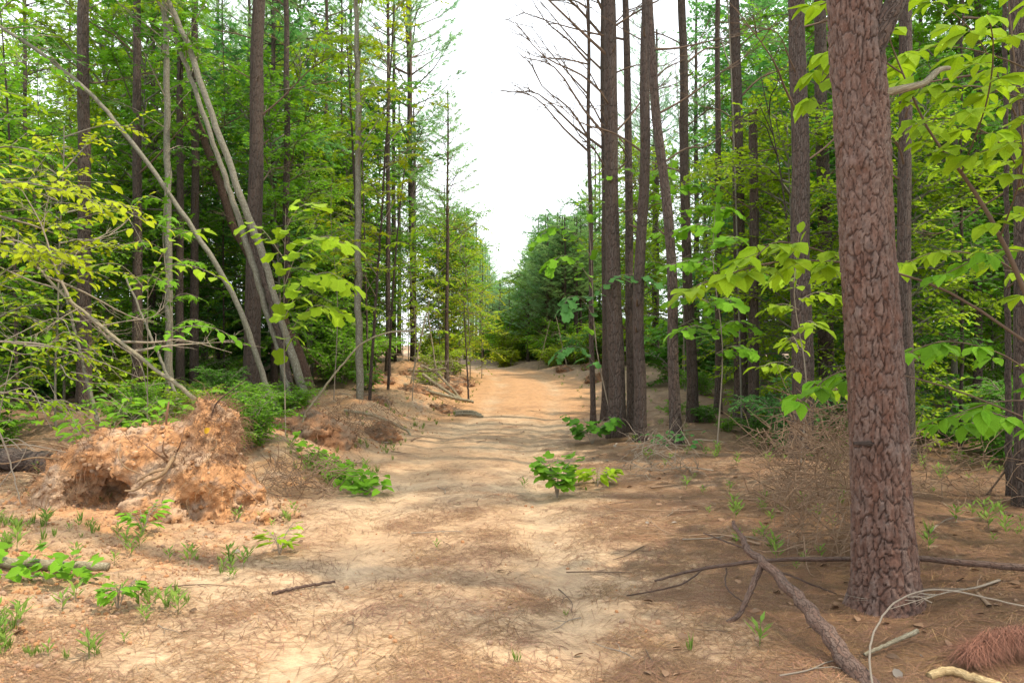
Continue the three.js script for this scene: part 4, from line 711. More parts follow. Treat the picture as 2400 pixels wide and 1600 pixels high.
leafySapling('beech_sapling', 'sapling with flat tiers of pale leaves before the smooth grey trunk', [-4.4, -9.6], [
  { pts: [[-4.4, -0.1, -9.6], [-4.35, 1.2, -9.5], [-4.3, 2.4, -9.4]], r: 0.009 },
  { pts: [[-4.35, 2.1, -9.5], [-4.0, 2.45, -9.2], [-3.6, 2.45, -9.0], [-3.25, 2.3, -8.9]], r: 0.005, n: 18 },
  { pts: [[-4.35, 2.2, -9.5], [-4.6, 2.5, -9.3], [-4.9, 2.45, -9.1]], r: 0.005, n: 12 },
  { pts: [[-4.35, 1.4, -9.5], [-3.9, 1.75, -9.3], [-3.4, 1.75, -9.1], [-3.1, 1.6, -9.1]], r: 0.005, n: 18, mat: G.fresh },
  { pts: [[-4.3, 2.3, -9.4], [-3.9, 2.8, -9.2], [-3.5, 2.9, -9.1]], r: 0.005, n: 13 },
], 64, G.lime, 0.13, 'oval', 0.62);
leafySapling('oak_sapling', 'sapling with drooping leaves hanging into the road opening before the thickest roadside pine', [1.75, -12.9], [
  { pts: [[1.75, -0.1, -13.2], [1.4, 1.5, -13.2], [1.3, 3, -13.1], [1.2, 4.2, -13.0]], r: 0.014, n: 8, skip: 1 },
  { pts: [[1.3, 3.0, -13.1], [0.95, 3.4, -12.9], [0.65, 3.45, -12.8], [0.4, 3.2, -12.7]], r: 0.006, n: 24 },
  { pts: [[1.3, 2.6, -13.1], [1.0, 2.95, -12.9], [0.75, 2.95, -12.7], [0.55, 2.75, -12.6]], r: 0.006, n: 22 },
  { pts: [[1.35, 2.0, -13.1], [1.1, 2.3, -12.8], [0.9, 2.3, -12.6], [0.8, 2.1, -12.5]], r: 0.006, n: 20, mat: G.shadeJade },
  { pts: [[1.3, 2.3, -13.1], [1.6, 2.6, -12.4], [1.9, 2.6, -12.0], [2.2, 2.45, -11.8]], r: 0.006, n: 20, mat: G.shadeJade },
  { pts: [[1.4, 1.2, -13.2], [1.1, 1.5, -12.9], [0.85, 1.5, -12.7], [0.7, 1.35, -12.6]], r: 0.005, n: 18, mat: G.shadeJade },
  { pts: [[1.25, 3.8, -13.0], [1.5, 4.2, -12.7], [1.8, 4.3, -12.4], [2.1, 4.1, -12.2]], r: 0.005, n: 20 },
], 71, G.fresh, 0.17, 'tulip', 0.7);
[[-1.35, -25.5, 0.8, 0.95], [-1.0, -26.5, 0.55, 0.6], [-1.75, -27, 0.8, 1.1]].forEach(([x, z, s0, sy], k) => plant('yellow_bush', ['bright yellow green bush at the inside of the bend', 'small yellowish bush beside the larger one at the bend', 'slim yellow green young tree behind the bushes at the bend'][k], 'shrub', null, TREE.slim[k % 2], M.smooth, k === 1 ? G.gold : G.lime, x, z, s0 * 1.15, k * 2, sy));
// saplings with broad leaves hanging between the trunks
[[2.75, -10.7, 3.4, 11, 0.15, 'tulip', 0.85, 'broad leaved sapling between the S bent pine and the stout flaky pine'], [3.1, -8.6, 2.6, 8, 0.13, 'oval', 0.6, 'low broad leaved sapling before the stout flaky pine'], [2.7, -13.4, 4.6, 12, 0.15, 'tulip', 0.85, 'taller broad leaved sapling among the roadside pines'], [-3.5, -15.6, 4.8, 12, 0.14, 'star', 0.95, 'star leaved sapling between the thick pine and the smooth pole'], [-2.2, -17.5, 4.0, 11, 0.13, 'oval', 0.65, 'airy sapling right of the smooth pole tree'], [-5.3, -12.2, 3.6, 10, 0.13, 'star', 0.95, 'star leaved sapling under the long leaning stem']].forEach(([x, z, h, nb, size, kind, wide, label], k) => {
  const r = rng(760 + k), y = H(x, z), br = [{ pts: [[x, y - 0.1, z], [x + 0.08, y + h * 0.4, z], [x - 0.05, y + h * 0.75, z], [x, y + h, z]], r: 0.012, n: 8, skip: 2 }];
  for (let j = 0; j < nb; j++) { const a = j * 2.4 + r(), t = 0.32 + 0.62 * (j + r()) / nb, l = (0.5 + 0.5 * r()) * h * 0.26 * (1.25 - t * 0.6); br.push({ pts: [[x, y + h * t, z], [x + Math.cos(a) * l * 0.5, y + h * t + 0.22 * l, z + Math.sin(a) * l * 0.5], [x + Math.cos(a) * l, y + h * t + 0.12 * l, z + Math.sin(a) * l]], r: 0.005, n: 15 }); }
  leafySapling('broadleaf_sapling', label, [x, z], br, 770 + k, [G.fresh, G.lime, G.fresh, G.lime, G.lime, G.fresh][k], size, kind, wide);
});
// sunlit boughs reaching in over the left edge
const bough = (seed, x, y, z, dir, len, n) => { const r = rng(seed), out = []; for (let k = 0; k < n; k++) { const t = k / n, a = [x + dir * len * t * 0.6, y - 0.25 * len * t * t, z + 0.15 * r()], l = len * (0.5 - 0.25 * t); out.push({ pts: [a, [a[0] + dir * l * 0.6, a[1] + (r() - 0.35) * 0.4, a[2] + (r() - 0.4) * l], [a[0] + dir * l * 1.3, a[1] - 0.1 + (r() - 0.6) * 0.4, a[2] + (r() - 0.4) * l * 1.4]], r: 0.005, n: 14 }); } out.push({ pts: [[x, y, z], [x + dir * len * 0.3, y - 0.02 * len, z], [x + dir * len * 0.6, y - 0.1 * len, z + 0.05], [x + dir * len, y - 0.25 * len, z + 0.1]], r: 0.012, n: 14 }); return out; };
leafySapling('beech_tree', 'leafy tree at the left edge with a sunlit bough of yellow green leaves', [-6.0, -8.6], [{ pts: [[-6.0, -0.1, -8.6], [-6.1, 1.6, -8.6], [-5.9, 3.2, -8.6], [-5.9, 5, -8.7]], r: 0.03 }, ...bough(65, -5.9, 3.35, -8.6, 1, 2.3, 9), ...bough(66, -6.0, 2.7, -8.6, 1, 1.7, 8)], 67, G.gold, 0.11, 'oval', 0.62, 'tree', M.smooth);
leafySapling('privet_bush', 'spindly bush with small pale leaves at the left edge above the dark log', [-5.2, -7.9], [{ pts: [[-5.2, -0.1, -7.9], [-5.1, 0.8, -7.9], [-4.9, 1.7, -7.9]], r: 0.012 }, ...bough(68, -5.1, 1.6, -7.9, 1, 1.5, 9), ...bough(69, -5.2, 1.1, -7.9, 1, 1.2, 8)], 70, G.lime, 0.06, 'oval', 0.5, 'shrub');

// ---------------------------------------------------------------- leaning and fallen stems
function stemTree(name, label, pts, r0, r1, mat, o = {}) {
  const b = pts[0], by = b[1], t = thing(name, label, 'tree', b[0], by, b[2]), r = rng(o.seed ?? 1), L = pts.map((p) => V(p[0] - b[0], p[1] - by, p[2] - b[2]));
  L[0].y -= 0.25;
  part(t, 'trunk', new MB().tube(crooked(curve(L, 50), 0.012 + 0.25 * r0, b[0]), taper(51, r0, r1, 0.9), 10, { tex: [0.4, 0.6], rough: 0.2 }).geo(), mat);
  const cv = new THREE.CatmullRomCurve3(L), limbs = new MB(), crown = new MB();
  if (o.leaves) {
    for (let k = 0; k < o.leaves; k++) {
      const u = mix(o.from ?? 0.5, 1, (k + r()) / o.leaves), p = cv.getPoint(u), d = outward(r() * 6.28, 0.2 + 0.8 * r()), l = 0.5 + 1.3 * r(), e = V().copy(p).addScaledVector(d, l);
      limbs.tube([p, V().copy(p).lerp(e, 0.5).add(V(0, 0.06, 0)), e], [0.012, 0.008, 0.004], 4, { cap: false });
      for (let j = 0; j < 5; j++) spray(limbs, (q, dd, n, s) => crown.leaf(q, dd, n, s, s * 0.9, 'star', tint(r)), V().copy(p).lerp(e, 0.3 + 0.7 * r()), outward(r() * 6.28, 0.3 * (r() - 0.3)), 0.35 + 0.3 * r(), 8, 0.12, r);
    }
    part(t, 'limbs', limbs.geo(), M.greyTwig); part(t, 'crown', crown.geo(), o.leafM ?? G.fresh, 'stuff');
  }
  if (o.twigs) for (let k = 0; k < o.twigs; k++) {
    const u = mix(o.from ?? 0.35, 1, (k + r()) / o.twigs), p = cv.getPoint(u), g = part(t, 'twig', DEAD[Math.floor(r() * 4)], mat === M.paleWood ? M.greyTwig : M.twig), s = (o.twigS ?? 0.6) * (0.5 + 0.8 * r());
    g.position.copy(p); g.rotation.set(r() * 6.28, r() * 6.28, (r() - 0.5) * 1.2); g.scale.set(s, s, s);
  }
  return t;
}
stemTree('leaning_tree', 'thickest of the bundle of smooth grey stems leaning left', [[-3.3, 0.1, -13.2], [-3.48, 0.91, -13.1], [-3.81, 2.05, -13], [-4.06, 3.04, -12.9], [-4.31, 3.8, -12.8], [-4.69, 4.96, -12.7], [-5.14, 6.31, -12.6], [-5.4, 6.96, -12.5], [-5.94, 8.27, -12.4], [-6.6, 9.6, -12.3]], 0.08, 0.03, M.smooth, { leaves: 14, from: 0.72, seed: 3, leafM: G.lime });
stemTree('leaning_tree', 'second grey stem leaning left inside the bundle', [[-3.42, 0.2, -13.0], [-3.86, 1.63, -13.0], [-4.16, 2.65, -12.95], [-4.46, 3.68, -12.9], [-4.76, 4.56, -12.9], [-5.2, 5.85, -12.9], [-5.6, 6.82, -12.9], [-6.1, 7.88, -12.9]], 0.064, 0.026, M.smooth, { leaves: 12, from: 0.7, seed: 4 });
stemTree('leaning_tree', 'short dark stem tucked under the bundle of leaning stems', [[-3.45, 0.25, -13.0], [-3.67, 1.13, -13], [-3.88, 2.05, -12.9], [-4.02, 2.62, -12.9], [-4.17, 3.18, -12.9]], 0.06, 0.03, M.bark, {});
stemTree('leaning_tree', 'long thin grey stem leaning far to the left across the dark pine', [[-3.57, 0.15, -12.6], [-3.94, 1.15, -12.5], [-4.31, 2.24, -12.4], [-4.95, 3.37, -12.3], [-5.77, 4.56, -12.2], [-6.45, 5.4, -12.1], [-7.71, 6.34, -12], [-8.62, 6.7, -11.9]], 0.052, 0.022, M.smooth, { leaves: 8, from: 0.75, seed: 6, leafM: G.shadeHolly });
stemTree('fallen_pine', 'pale barked dead pine slumped against its neighbours behind the bundle', [[-4.2, 0.4, -17.1], [-4.42, 0.99, -17], [-5.01, 2.46, -16.8], [-5.72, 3.81, -16.6], [-6.24, 5.49, -16.4], [-6.56, 6.36, -16.3]], 0.11, 0.07, M.redBranch, { twigs: 9, from: 0.3, twigS: 0.9, seed: 8 });
stemTree('fallen_sapling', 'bleached bare sapling fallen from the root plate towards the left edge', [[-3.4, 0.62, -9.1], [-3.61, 0.86, -9.2], [-3.9, 1.12, -9.2], [-4.25, 1.34, -9.3], [-4.81, 1.75, -9.4], [-5.28, 2.09, -9.5], [-5.7, 2.46, -9.6], [-6.23, 2.95, -9.7], [-6.73, 3.39, -9.8]], 0.03, 0.01, M.paleWood, { twigs: 20, from: 0.4, twigS: 0.85, seed: 9 });
stemTree('arching_stem', 'bleached thin stem arching over the bank towards the road', [[-2.95, 0.4, -11], [-2.86, 0.57, -11], [-2.68, 0.84, -11], [-2.41, 1.2, -11], [-2.1, 1.56, -11.1], [-1.74, 1.72, -11.1], [-1.38, 1.75, -11.2]], 0.022, 0.008, M.paleWood, { twigs: 3, from: 0.6, twigS: 0.3, seed: 10 });
stemTree('pole_tree', 'straight smooth pole of a young tree left of the road', [[-2.87, 0.3, -15], [-2.9, 3, -15], [-2.9, 5.5, -15], [-2.94, 8, -15], [-2.95, 12, -15]], 0.078, 0.03, M.smooth, { leaves: 34, from: 0.42, seed: 11, leafM: G.lime });
stemTree('thin_tree', 'very thin dark stem leaning right next to the smooth pole', [[-2.82, 0.3, -15.6], [-2.7, 2, -15.6], [-2.55, 4.2, -15.6], [-2.31, 8.2, -15.6]], 0.036, 0.014, M.bark, { leaves: 16, from: 0.4, seed: 12, leafM: G.gold });
stemTree('grey_tree', 'smooth grey trunk rising straight behind the root plate', [[-6.03, 0.2, -14], [-6.04, 3, -14], [-6.08, 6, -14], [-6.13, 9.3, -14], [-6.15, 13, -14]], 0.074, 0.035, M.smooth, { leaves: 26, from: 0.4, seed: 13, leafM: G.shadeHolly });
stemTree('thin_tree', 'short thin dark trunk leaning at the sunny bank beside the road', [[-1.05, 0.3, -19.5], [-1.12, 1.2, -19.6], [-1.2, 2.6, -19.7]], 0.028, 0.01, M.bark, { twigs: 3, seed: 14, twigS: 0.4 });
stemTree('bare_sapling', 'thin dark stem standing at the right edge beside the hickory', [[4.75, 0.15, -7.6], [4.74, 1.5, -7.6], [4.72, 3, -7.6], [4.7, 5, -7.6]], 0.032, 0.02, M.bark, { twigs: 5, from: 0.1, twigS: 0.6, seed: 15 });
stemTree('bare_sapling', 'thin upright stem in the gap right of the big trunk', [[6.2, 0.15, -11], [6.22, 2, -11], [6.2, 4, -11], [6.25, 7, -11]], 0.028, 0.014, M.bark, { twigs: 6, from: 0.2, twigS: 0.7, seed: 16 });
for (const [x, z, dx, k] of [[-1.9, -21, -0.35, 0], [-2.6, -20, 0.5, 1], [-4.6, -11.5, -1.1, 2], [-5.4, -10.5, -0.7, 3], [1.0, -33, 0.6, 4], [2.2, -31, -0.5, 5]]) stemTree('leaning_pole', k < 2 || k > 3 ? 'bleached dead pole leaning by the road bend' : 'thin pole leaning behind the root plate', [[x, H(x, z), z], [x + dx * 0.5, H(x, z) + 0.9, z - 0.1], [x + dx, H(x, z) + 2.1, z - 0.2]], 0.03, 0.014, k === 2 || k === 3 ? M.smooth : M.paleWood, { twigs: 3, twigS: 0.35, seed: 20 + k }).userData.group = k < 2 || k > 3 ? 'leaning poles at the bend' : 'leaning poles behind the root plate';

// ---------------------------------------------------------------- wood lying about; heights are above the ground
function stick(name, label, pts, r0, r1, mat, o = {}) {
  const b = pts[0], by = H(b[0], b[2]), t = thing(name, label, o.cat ?? 'branch', b[0], by, b[2], o.group), L = pts.map((p) => V(p[0] - b[0], H(p[0], p[2]) + p[1] - by, p[2] - b[2]));
  part(t, 'wood', new MB().tube(crooked(curve(L, 34), 0.003 + r0 * 0.5, b[0]), taper(35, r0, r1), o.sides ?? 8, { tex: [0.3, 0.5], rough: 0.18 }).geo(), mat);
  for (const q of o.prongs ?? []) { const P = q.pts.map((p) => V(p[0] - b[0], H(p[0], p[2]) + p[1] - by, p[2] - b[2])); part(t, 'side_branch', new MB().tube(crooked(curve(P, 16), 0.007, b[2]), taper(17, q.r, q.r1 ?? 0.004), 6, { tex: [0.3, 0.5], rough: 0.2 }).geo(), mat); }
  return t;
}
stick('fallen_branch', 'thick reddish fallen branch propped on a prong before the big pine', [[1.70, -0.03, -3.68], [1.63, 0.06, -3.95], [1.6, 0.14, -4.15], [1.57, 0.2, -4.4], [1.54, 0.25, -4.6], [1.5, 0.3, -4.75], [1.46, 0.33, -4.9], [1.43, 0.4, -5.0], [1.42, 0.46, -5.1]], 0.047, 0.012, M.redBranch, { sides: 12, prongs: [{ pts: [[1.5, 0.3, -4.75], [1.44, 0.2, -4.72], [1.38, 0.12, -4.66], [1.31, 0.03, -4.6], [1.23, 0.0, -4.55]], r: 0.022, r1: 0.012 }, { pts: [[1.47, 0.33, -4.88], [1.4, 0.34, -5.0], [1.25, 0.36, -5.2]], r: 0.008 }] });
stick('fallen_branch', 'long thin brown branch lying across behind the big pine', [[0.95, 0.02, -5.3], [1.2, 0.1, -5.25], [1.63, 0.18, -5.15], [2.14, 0.2, -5.1], [2.58, 0.17, -5.1], [2.9, 0.12, -4.95], [3.3, 0.08, -4.8]], 0.007, 0.024, M.redBranch, { prongs: [{ pts: [[1.25, 0.1, -5.25], [1.1, 0.06, -5.1], [0.9, 0.03, -5.05], [0.72, 0.02, -5.0]], r: 0.006 }, { pts: [[1.4, 0.13, -5.2], [1.36, 0.06, -5.05], [1.42, 0.02, -4.8]], r: 0.005 }, { pts: [[1.6, 0.17, -5.16], [1.75, 0.14, -5.0], [2.0, 0.04, -4.9]], r: 0.008 }] });
stick('fallen_branch', 'grey bowed twig curving over the foot of the big pine', [[1.62, 0.0, -3.55], [1.73, 0.1, -3.85], [1.83, 0.16, -4.0], [1.96, 0.23, -4.1], [2.14, 0.28, -4.15], [2.29, 0.28, -4.1], [2.44, 0.26, -4.0], [2.7, 0.2, -3.9]], 0.0055, 0.0042, M.greyTwig, { sides: 6, prongs: [{ pts: [[2.05, 0.26, -4.12], [2.2, 0.2, -4.3], [2.32, 0.12, -4.4]], r: 0.004 }] });
stick('fallen_branch', 'short grey white stick lying at the foot of the big pine', [[1.77, 0.03, -4.0], [1.96, 0.05, -4.08], [2.12, 0.06, -4.16]], 0.009, 0.013, M.paleWood);
stick('peeled_stick', 'pale peeled stick at the bottom right among dead needles', [[1.96, 0.01, -3.74], [2.07, 0.035, -3.77], [2.15, 0.03, -3.7], [2.2, 0.02, -3.58], [2.24, 0.01, -3.45]], 0.02, 0.026, M.peeled, { cat: 'stick', sides: 10 });
stick('road_stick', 'straight brown stick lying on the sunlit sand of the track', [[-1.52, 0.012, -5.05], [-1.38, 0.02, -5.2], [-1.19, 0.03, -5.35]], 0.012, 0.008, M.redBranch, { cat: 'stick' });
stick('fallen_log', 'weathered grey log lying at the left edge in front of the root plate', [[-4.1, 0.04, -5.15], [-3.3, 0.05, -5.25], [-2.72, 0.05, -5.36]], 0.04, 0.03, M.paleWood, { cat: 'log', sides: 12 });
stick('fallen_log', 'short bleached log lying on the bank before the smooth pole', [[-2.85, 0.06, -13.5], [-2.35, 0.08, -13.6], [-1.77, 0.05, -13.7]], 0.03, 0.024, M.paleWood, { cat: 'log', prongs: [{ pts: [[-1.8, 0.06, -13.7], [-1.74, 0.0, -13.6], [-1.74, -0.15, -13.5]], r: 0.02, r1: 0.016 }] });
stick('fallen_log', 'dark rotting log in the shade left of the root plate', [[-6.2, 0.12, -8.6], [-5.2, 0.12, -8.5], [-4.6, 0.1, -8.3]], 0.12, 0.1, M.bark, { cat: 'log', sides: 12 });
[[[-2.6, 0.1, -19.2], [-1.4, 0.16, -18.9], [-0.9, 0.1, -18.6]], [[-2.2, 0.3, -19.6], [-1.5, 0.2, -19.2], [-1.1, 0.08, -18.9]], [[-1.2, 0.03, -16.9], [-0.9, 0.05, -16.8], [-0.6, 0.02, -16.7]], [[-1.25, 0.06, -17.1], [-0.9, 0.08, -17.0], [-0.65, 0.04, -16.9]], [[-2.4, 0.5, -21], [-1.9, 0.35, -20.4], [-1.3, 0.05, -19.9]], [[-2.8, 0.15, -21.5], [-2.1, 0.4, -20.6], [-1.7, 0.6, -20.2]]].forEach((p, k) => stick('brush_log', 'grey weathered pole in the brush pile at the sunny bend', p, 0.05 - 0.004 * k, 0.03, M.paleWood, { cat: 'log', group: 'poles of the brush pile' }));
[[[-4.25, 0.95, -6.4], [-4.12, 0.62, -6.45], [-4.05, 0.42, -6.45], [-3.95, 0.12, -6.4]], [[-4.5, 0.8, -6.6], [-4.25, 0.62, -6.5], [-3.95, 0.6, -6.5], [-3.7, 0.54, -6.6]]].forEach((p, k) => stick('hanging_twig', ['bare grey twig drooping at the left edge beside the root plate', 'thin bare twig reaching sideways to the root plate'][k], p, 0.009, 0.004, M.greyTwig, { cat: 'twig', sides: 5, prongs: [{ pts: [p[1], [p[1][0] + 0.15, p[1][1] + 0.03, p[1][2] + 0.05], [p[1][0] + 0.28, p[1][1] - 0.06, p[1][2] + 0.05]], r: 0.004 }, { pts: [p[2], [p[2][0] - 0.06, p[2][1] - 0.12, p[2][2] + 0.02], [p[2][0] - 0.14, p[2][1] - 0.24, p[2][2] + 0.02]], r: 0.004 }] }));

// ---------------------------------------------------------------- low plants
const lowPlant = (name, label, x, z, h, n, size, kind, wide, mat, seed, spreadR = 1) => {
  const r = rng(seed), br = [], y = H(x, z);
  for (let k = 0; k < n; k++) { const a = k * 2.4 + r(), q = (0.5 + 0.6 * r()) * h; br.push({ pts: [[x, y - 0.02, z], [x + Math.cos(a) * q * 0.25 * spreadR, y + q * 0.6, z + Math.sin(a) * q * 0.25 * spreadR], [x + Math.cos(a) * q * 0.6 * spreadR, y + q * 0.95, z + Math.sin(a) * q * 0.6 * spreadR]], r: 0.004, n: 7, skip: 1 }); }
  return leafySapling(name, label, [x, z], br, seed, mat, size, kind, wide, 'plant', M.greyTwig);
};
lowPlant('broadleaf_seedling', 'knee high broad leaved green plant at the right edge of the track', 0.47, -8.3, 0.4, 12, 0.115, 'tulip', 0.95, G.fresh, 501, 0.65);
lowPlant('broadleaf_seedling', 'low yellow green plant with spreading leaves behind the knee high plant', 0.95, -8.9, 0.25, 8, 0.12, 'oval', 0.55, G.lime, 502, 1.4);
lowPlant('broadleaf_seedling', 'dark green leafy plant at the foot of the thickest roadside pine', 1.22, -12.1, 0.42, 10, 0.14, 'tulip', 0.9, G.shadeHolly, 503, 1.3);
lowPlant('broadleaf_seedling', 'bright green fern like plant peeking over the root plate', -3.7, -8.4, 0.95, 13, 0.14, 'oval', 0.5, G.fresh, 504, 1.0);
lowPlant('broadleaf_seedling', 'second bright green plant behind the crest of the root plate', -4.35, -8.5, 0.85, 13, 0.14, 'oval', 0.5, G.fresh, 505, 1.1);
lowPlant('broadleaf_seedling', 'weedy plant growing in front of the earthy hollow', -2.95, -6.35, 0.24, 6, 0.09, 'oval', 0.4, G.fresh, 506, 0.9);
lowPlant('broadleaf_seedling', 'leafy weed on the sandy verge below the log', -2.35, -4.75, 0.2, 6, 0.07, 'oval', 0.5, G.fresh, 507, 0.9);
lowPlant('broadleaf_seedling', 'pale green weed at the verge beside the wheel rut', -1.75, -6.0, 0.22, 6, 0.09, 'oval', 0.32, G.lime, 508, 0.7);
function vine(label, pts, n, width, size, mat, seed) {
  const b = pts[0], by = H(b[0], b[1]), t = thing('vine', label, 'vine', b[0], by, b[1]), r = rng(seed), P = pts.map((p) => V(p[0] - b[0], H(p[0], p[1]) + 0.03 - by, p[1] - b[1]));
  part(t, 'stem', new MB().tube(curve(P, 20), taper(21, 0.005, 0.003), 5).geo(), M.greyTwig);
  along(P, n, 0.8, r, (p, d) => { const a = r() * 6.28, q = V(p.x + (r() - 0.5) * width, 0, p.z + (r() - 0.5) * width); q.y = H(q.x + b[0], q.z + b[1]) - by + 0.03 + 0.18 * r(); oneLeaf(t, q, outward(a, -0.2 + 0.2 * r()), V((r() - 0.5) * 0.8, 1, (r() - 0.5) * 0.8 + 0.3).normalize(), size * (0.7 + 0.6 * r()), size * (0.7 + 0.5 * r()), 'round', mat, r); });
}
vine('creeping vine with round leaves trailing down the bank to the track', [[-2.5, -9.7], [-2.1, -9.3], [-1.75, -8.8], [-1.45, -8.3]], 230, 0.42, 0.09, G.fresh, 601);
vine('patch of round leaved vine on the sand at the left edge', [[-3.5, -5.0], [-3.1, -5.05], [-2.7, -5.15]], 80, 0.4, 0.075, G.fresh, 602);
vine('small vine patch at the foot of the roadside pines', [[1.9, -11.4], [2.2, -11.0], [2.5, -10.7]], 50, 0.35, 0.07, G.shadeJade, 603);

// dead boughs and brush
{
  const bx = 2.55, bz = -3.95, by = H(bx, bz), t = thing('dead_bough', 'rust red heap of dead pine needles at the right edge', 'dead bough', bx, by, bz), r = rng(77), m = new MB(), w = new MB();
  const spine = curve([[-0.42, 0.05, 0.12], [-0.2, 0.11, 0.04], [0.1, 0.13, 0], [0.5, 0.1, -0.02]], 20);
  w.tube(spine, taper(21, 0.006, 0.009), 6);
  t.scale.setScalar(0.85);
  for (let k = 0; k < 2600; k++) {   // needles brushed over the branch and lying on the ground beside it
    const p = spine[Math.floor(r() * 21)], s0 = r() < 0.65 ? 1 : -1, a = V(-0.3 + 1.3 * (r() - 0.5), -0.1 - 0.6 * r(), s0 * (0.15 + 0.7 * r())).normalize(), q = V(p.x + (r() - 0.5) * 0.06, p.y + 0.05 * r(), p.z + (r() - 0.5) * 0.1), L = 0.14 + 0.12 * r(), e = V().copy(q).addScaledVector(a, L), kc = 0.6 + 0.7 * r();
    if (e.y < 0.012) e.y = 0.012 + 0.02 * r();
    const side = V().crossVectors(a, UP).normalize().multiplyScalar(0.0014), nn = V().crossVectors(side, a).normalize(); if (nn.y < 0) { side.negate(); nn.negate(); }
    const i0 = m.v(V().copy(q).sub(side), nn, 0, 0, [kc, kc, kc]); m.v(V().copy(q).add(side), nn, 0, 0, [kc, kc, kc]); m.v(e, nn, 0, 0, [kc, kc, kc]); m.i.push(i0, i0 + 1, i0 + 2);
  }
  part(t, 'branch', w.geo(), M.twig); part(t, 'needles', m.geo(), M.deadNeedle, 'stuff');
}
function brush(label, x, z, w, h, n, seed, mat = M.twig, group) {
  const t = thing('dead_brush', label, 'brush', x, H(x, z), z, group), r = rng(seed), m = new MB();
  for (let k = 0; k < n; k++) { const p = V((r() - 0.5) * w, r() * h * 0.9, (r() - 0.5) * w), d = outward(r() * 6.28, (r() - 0.4) * 1.8), pts = [p.clone()], l = 0.1 + 0.35 * r(); for (let s = 0; s < 4; s++) { p.addScaledVector(d, l / 4); d.add(V((r() - 0.5) * 0.6, (r() - 0.6) * 0.6, (r() - 0.5) * 0.6)).normalize(); if (p.y < 0) p.y = 0.01; pts.push(p.clone()); } m.tube(pts, taper(5, 0.0045 * (0.5 + r()), 0.0014), 3, { cap: false }); }
  part(t, 'twigs', m.geo(), mat, 'stuff');
}
brush('tangle of dry brown twigs against the left side of the big pine', 2.3, -5.8, 0.6, 1.25, 520, 81, M.litter2 = std({ color: lin(0.24, 0.155, 0.095) }));
brush('low tangle of dry twigs between the stout pine and the big pine', 2.75, -7.0, 1.1, 0.8, 700, 82, M.litter2);
brush('thin grey twigs of a dead shrub on the right bank', 1.75, -9.4, 0.8, 0.5, 160, 83, M.greyTwig);
brush('dry twig litter on the bank before the short bleached log', -2.3, -12.2, 1.0, 0.5, 260, 84, M.litter2);
brush('dead twigs piled at the sunny bend', -1.9, -19.6, 1.2, 0.8, 260, 85, M.greyTwig);
brush('dry brown twigs right of the big pine in the shade', 3.7, -7.4, 1.4, 0.6, 300, 86, M.litter2);
brush('root and twig tangle at the shoulder of the root plate', -2.2, -8.3, 0.7, 0.4, 260, 87, M.litter2);

[[1.35, 6.3], [1.9, 6.1], [2.5, 6.4], [3.1, 5.9], [1.7, 7.3], [2.2, 7.8], [3.3, 7.4], [2.9, 8.3], [1.5, 8.6], [2.3, 9.1], [3.6, 8.9], [2.7, 4.5], [3.0, 4.9], [1.9, 9.9], [2.9, 10.4], [4.2, 9.8], [1.2, 10.9], [-1.9, 10.4], [-2.3, 11.9], [-1.6, 12.7], [1.7, 13.8], [2.6, 12.6]].forEach(([x, d], k) => {
  const o = new THREE.Mesh(DEAD[k % 4], k % 3 ? M.litter2 : M.greyTwig), s = 0.45 + 0.4 * ((k * 0.618) % 1); o.name = numbered('fallen_bough'); o.position.set(x, H(x, -d) + 0.02, -d); o.rotation.set(0, k * 2.4, -0.28); o.scale.set(s, s * 0.55, s); tag(o, 'bare forked bough lying on the litter of the bank', 'branch', 'fallen boughs on the banks'); scene.add(o);
});

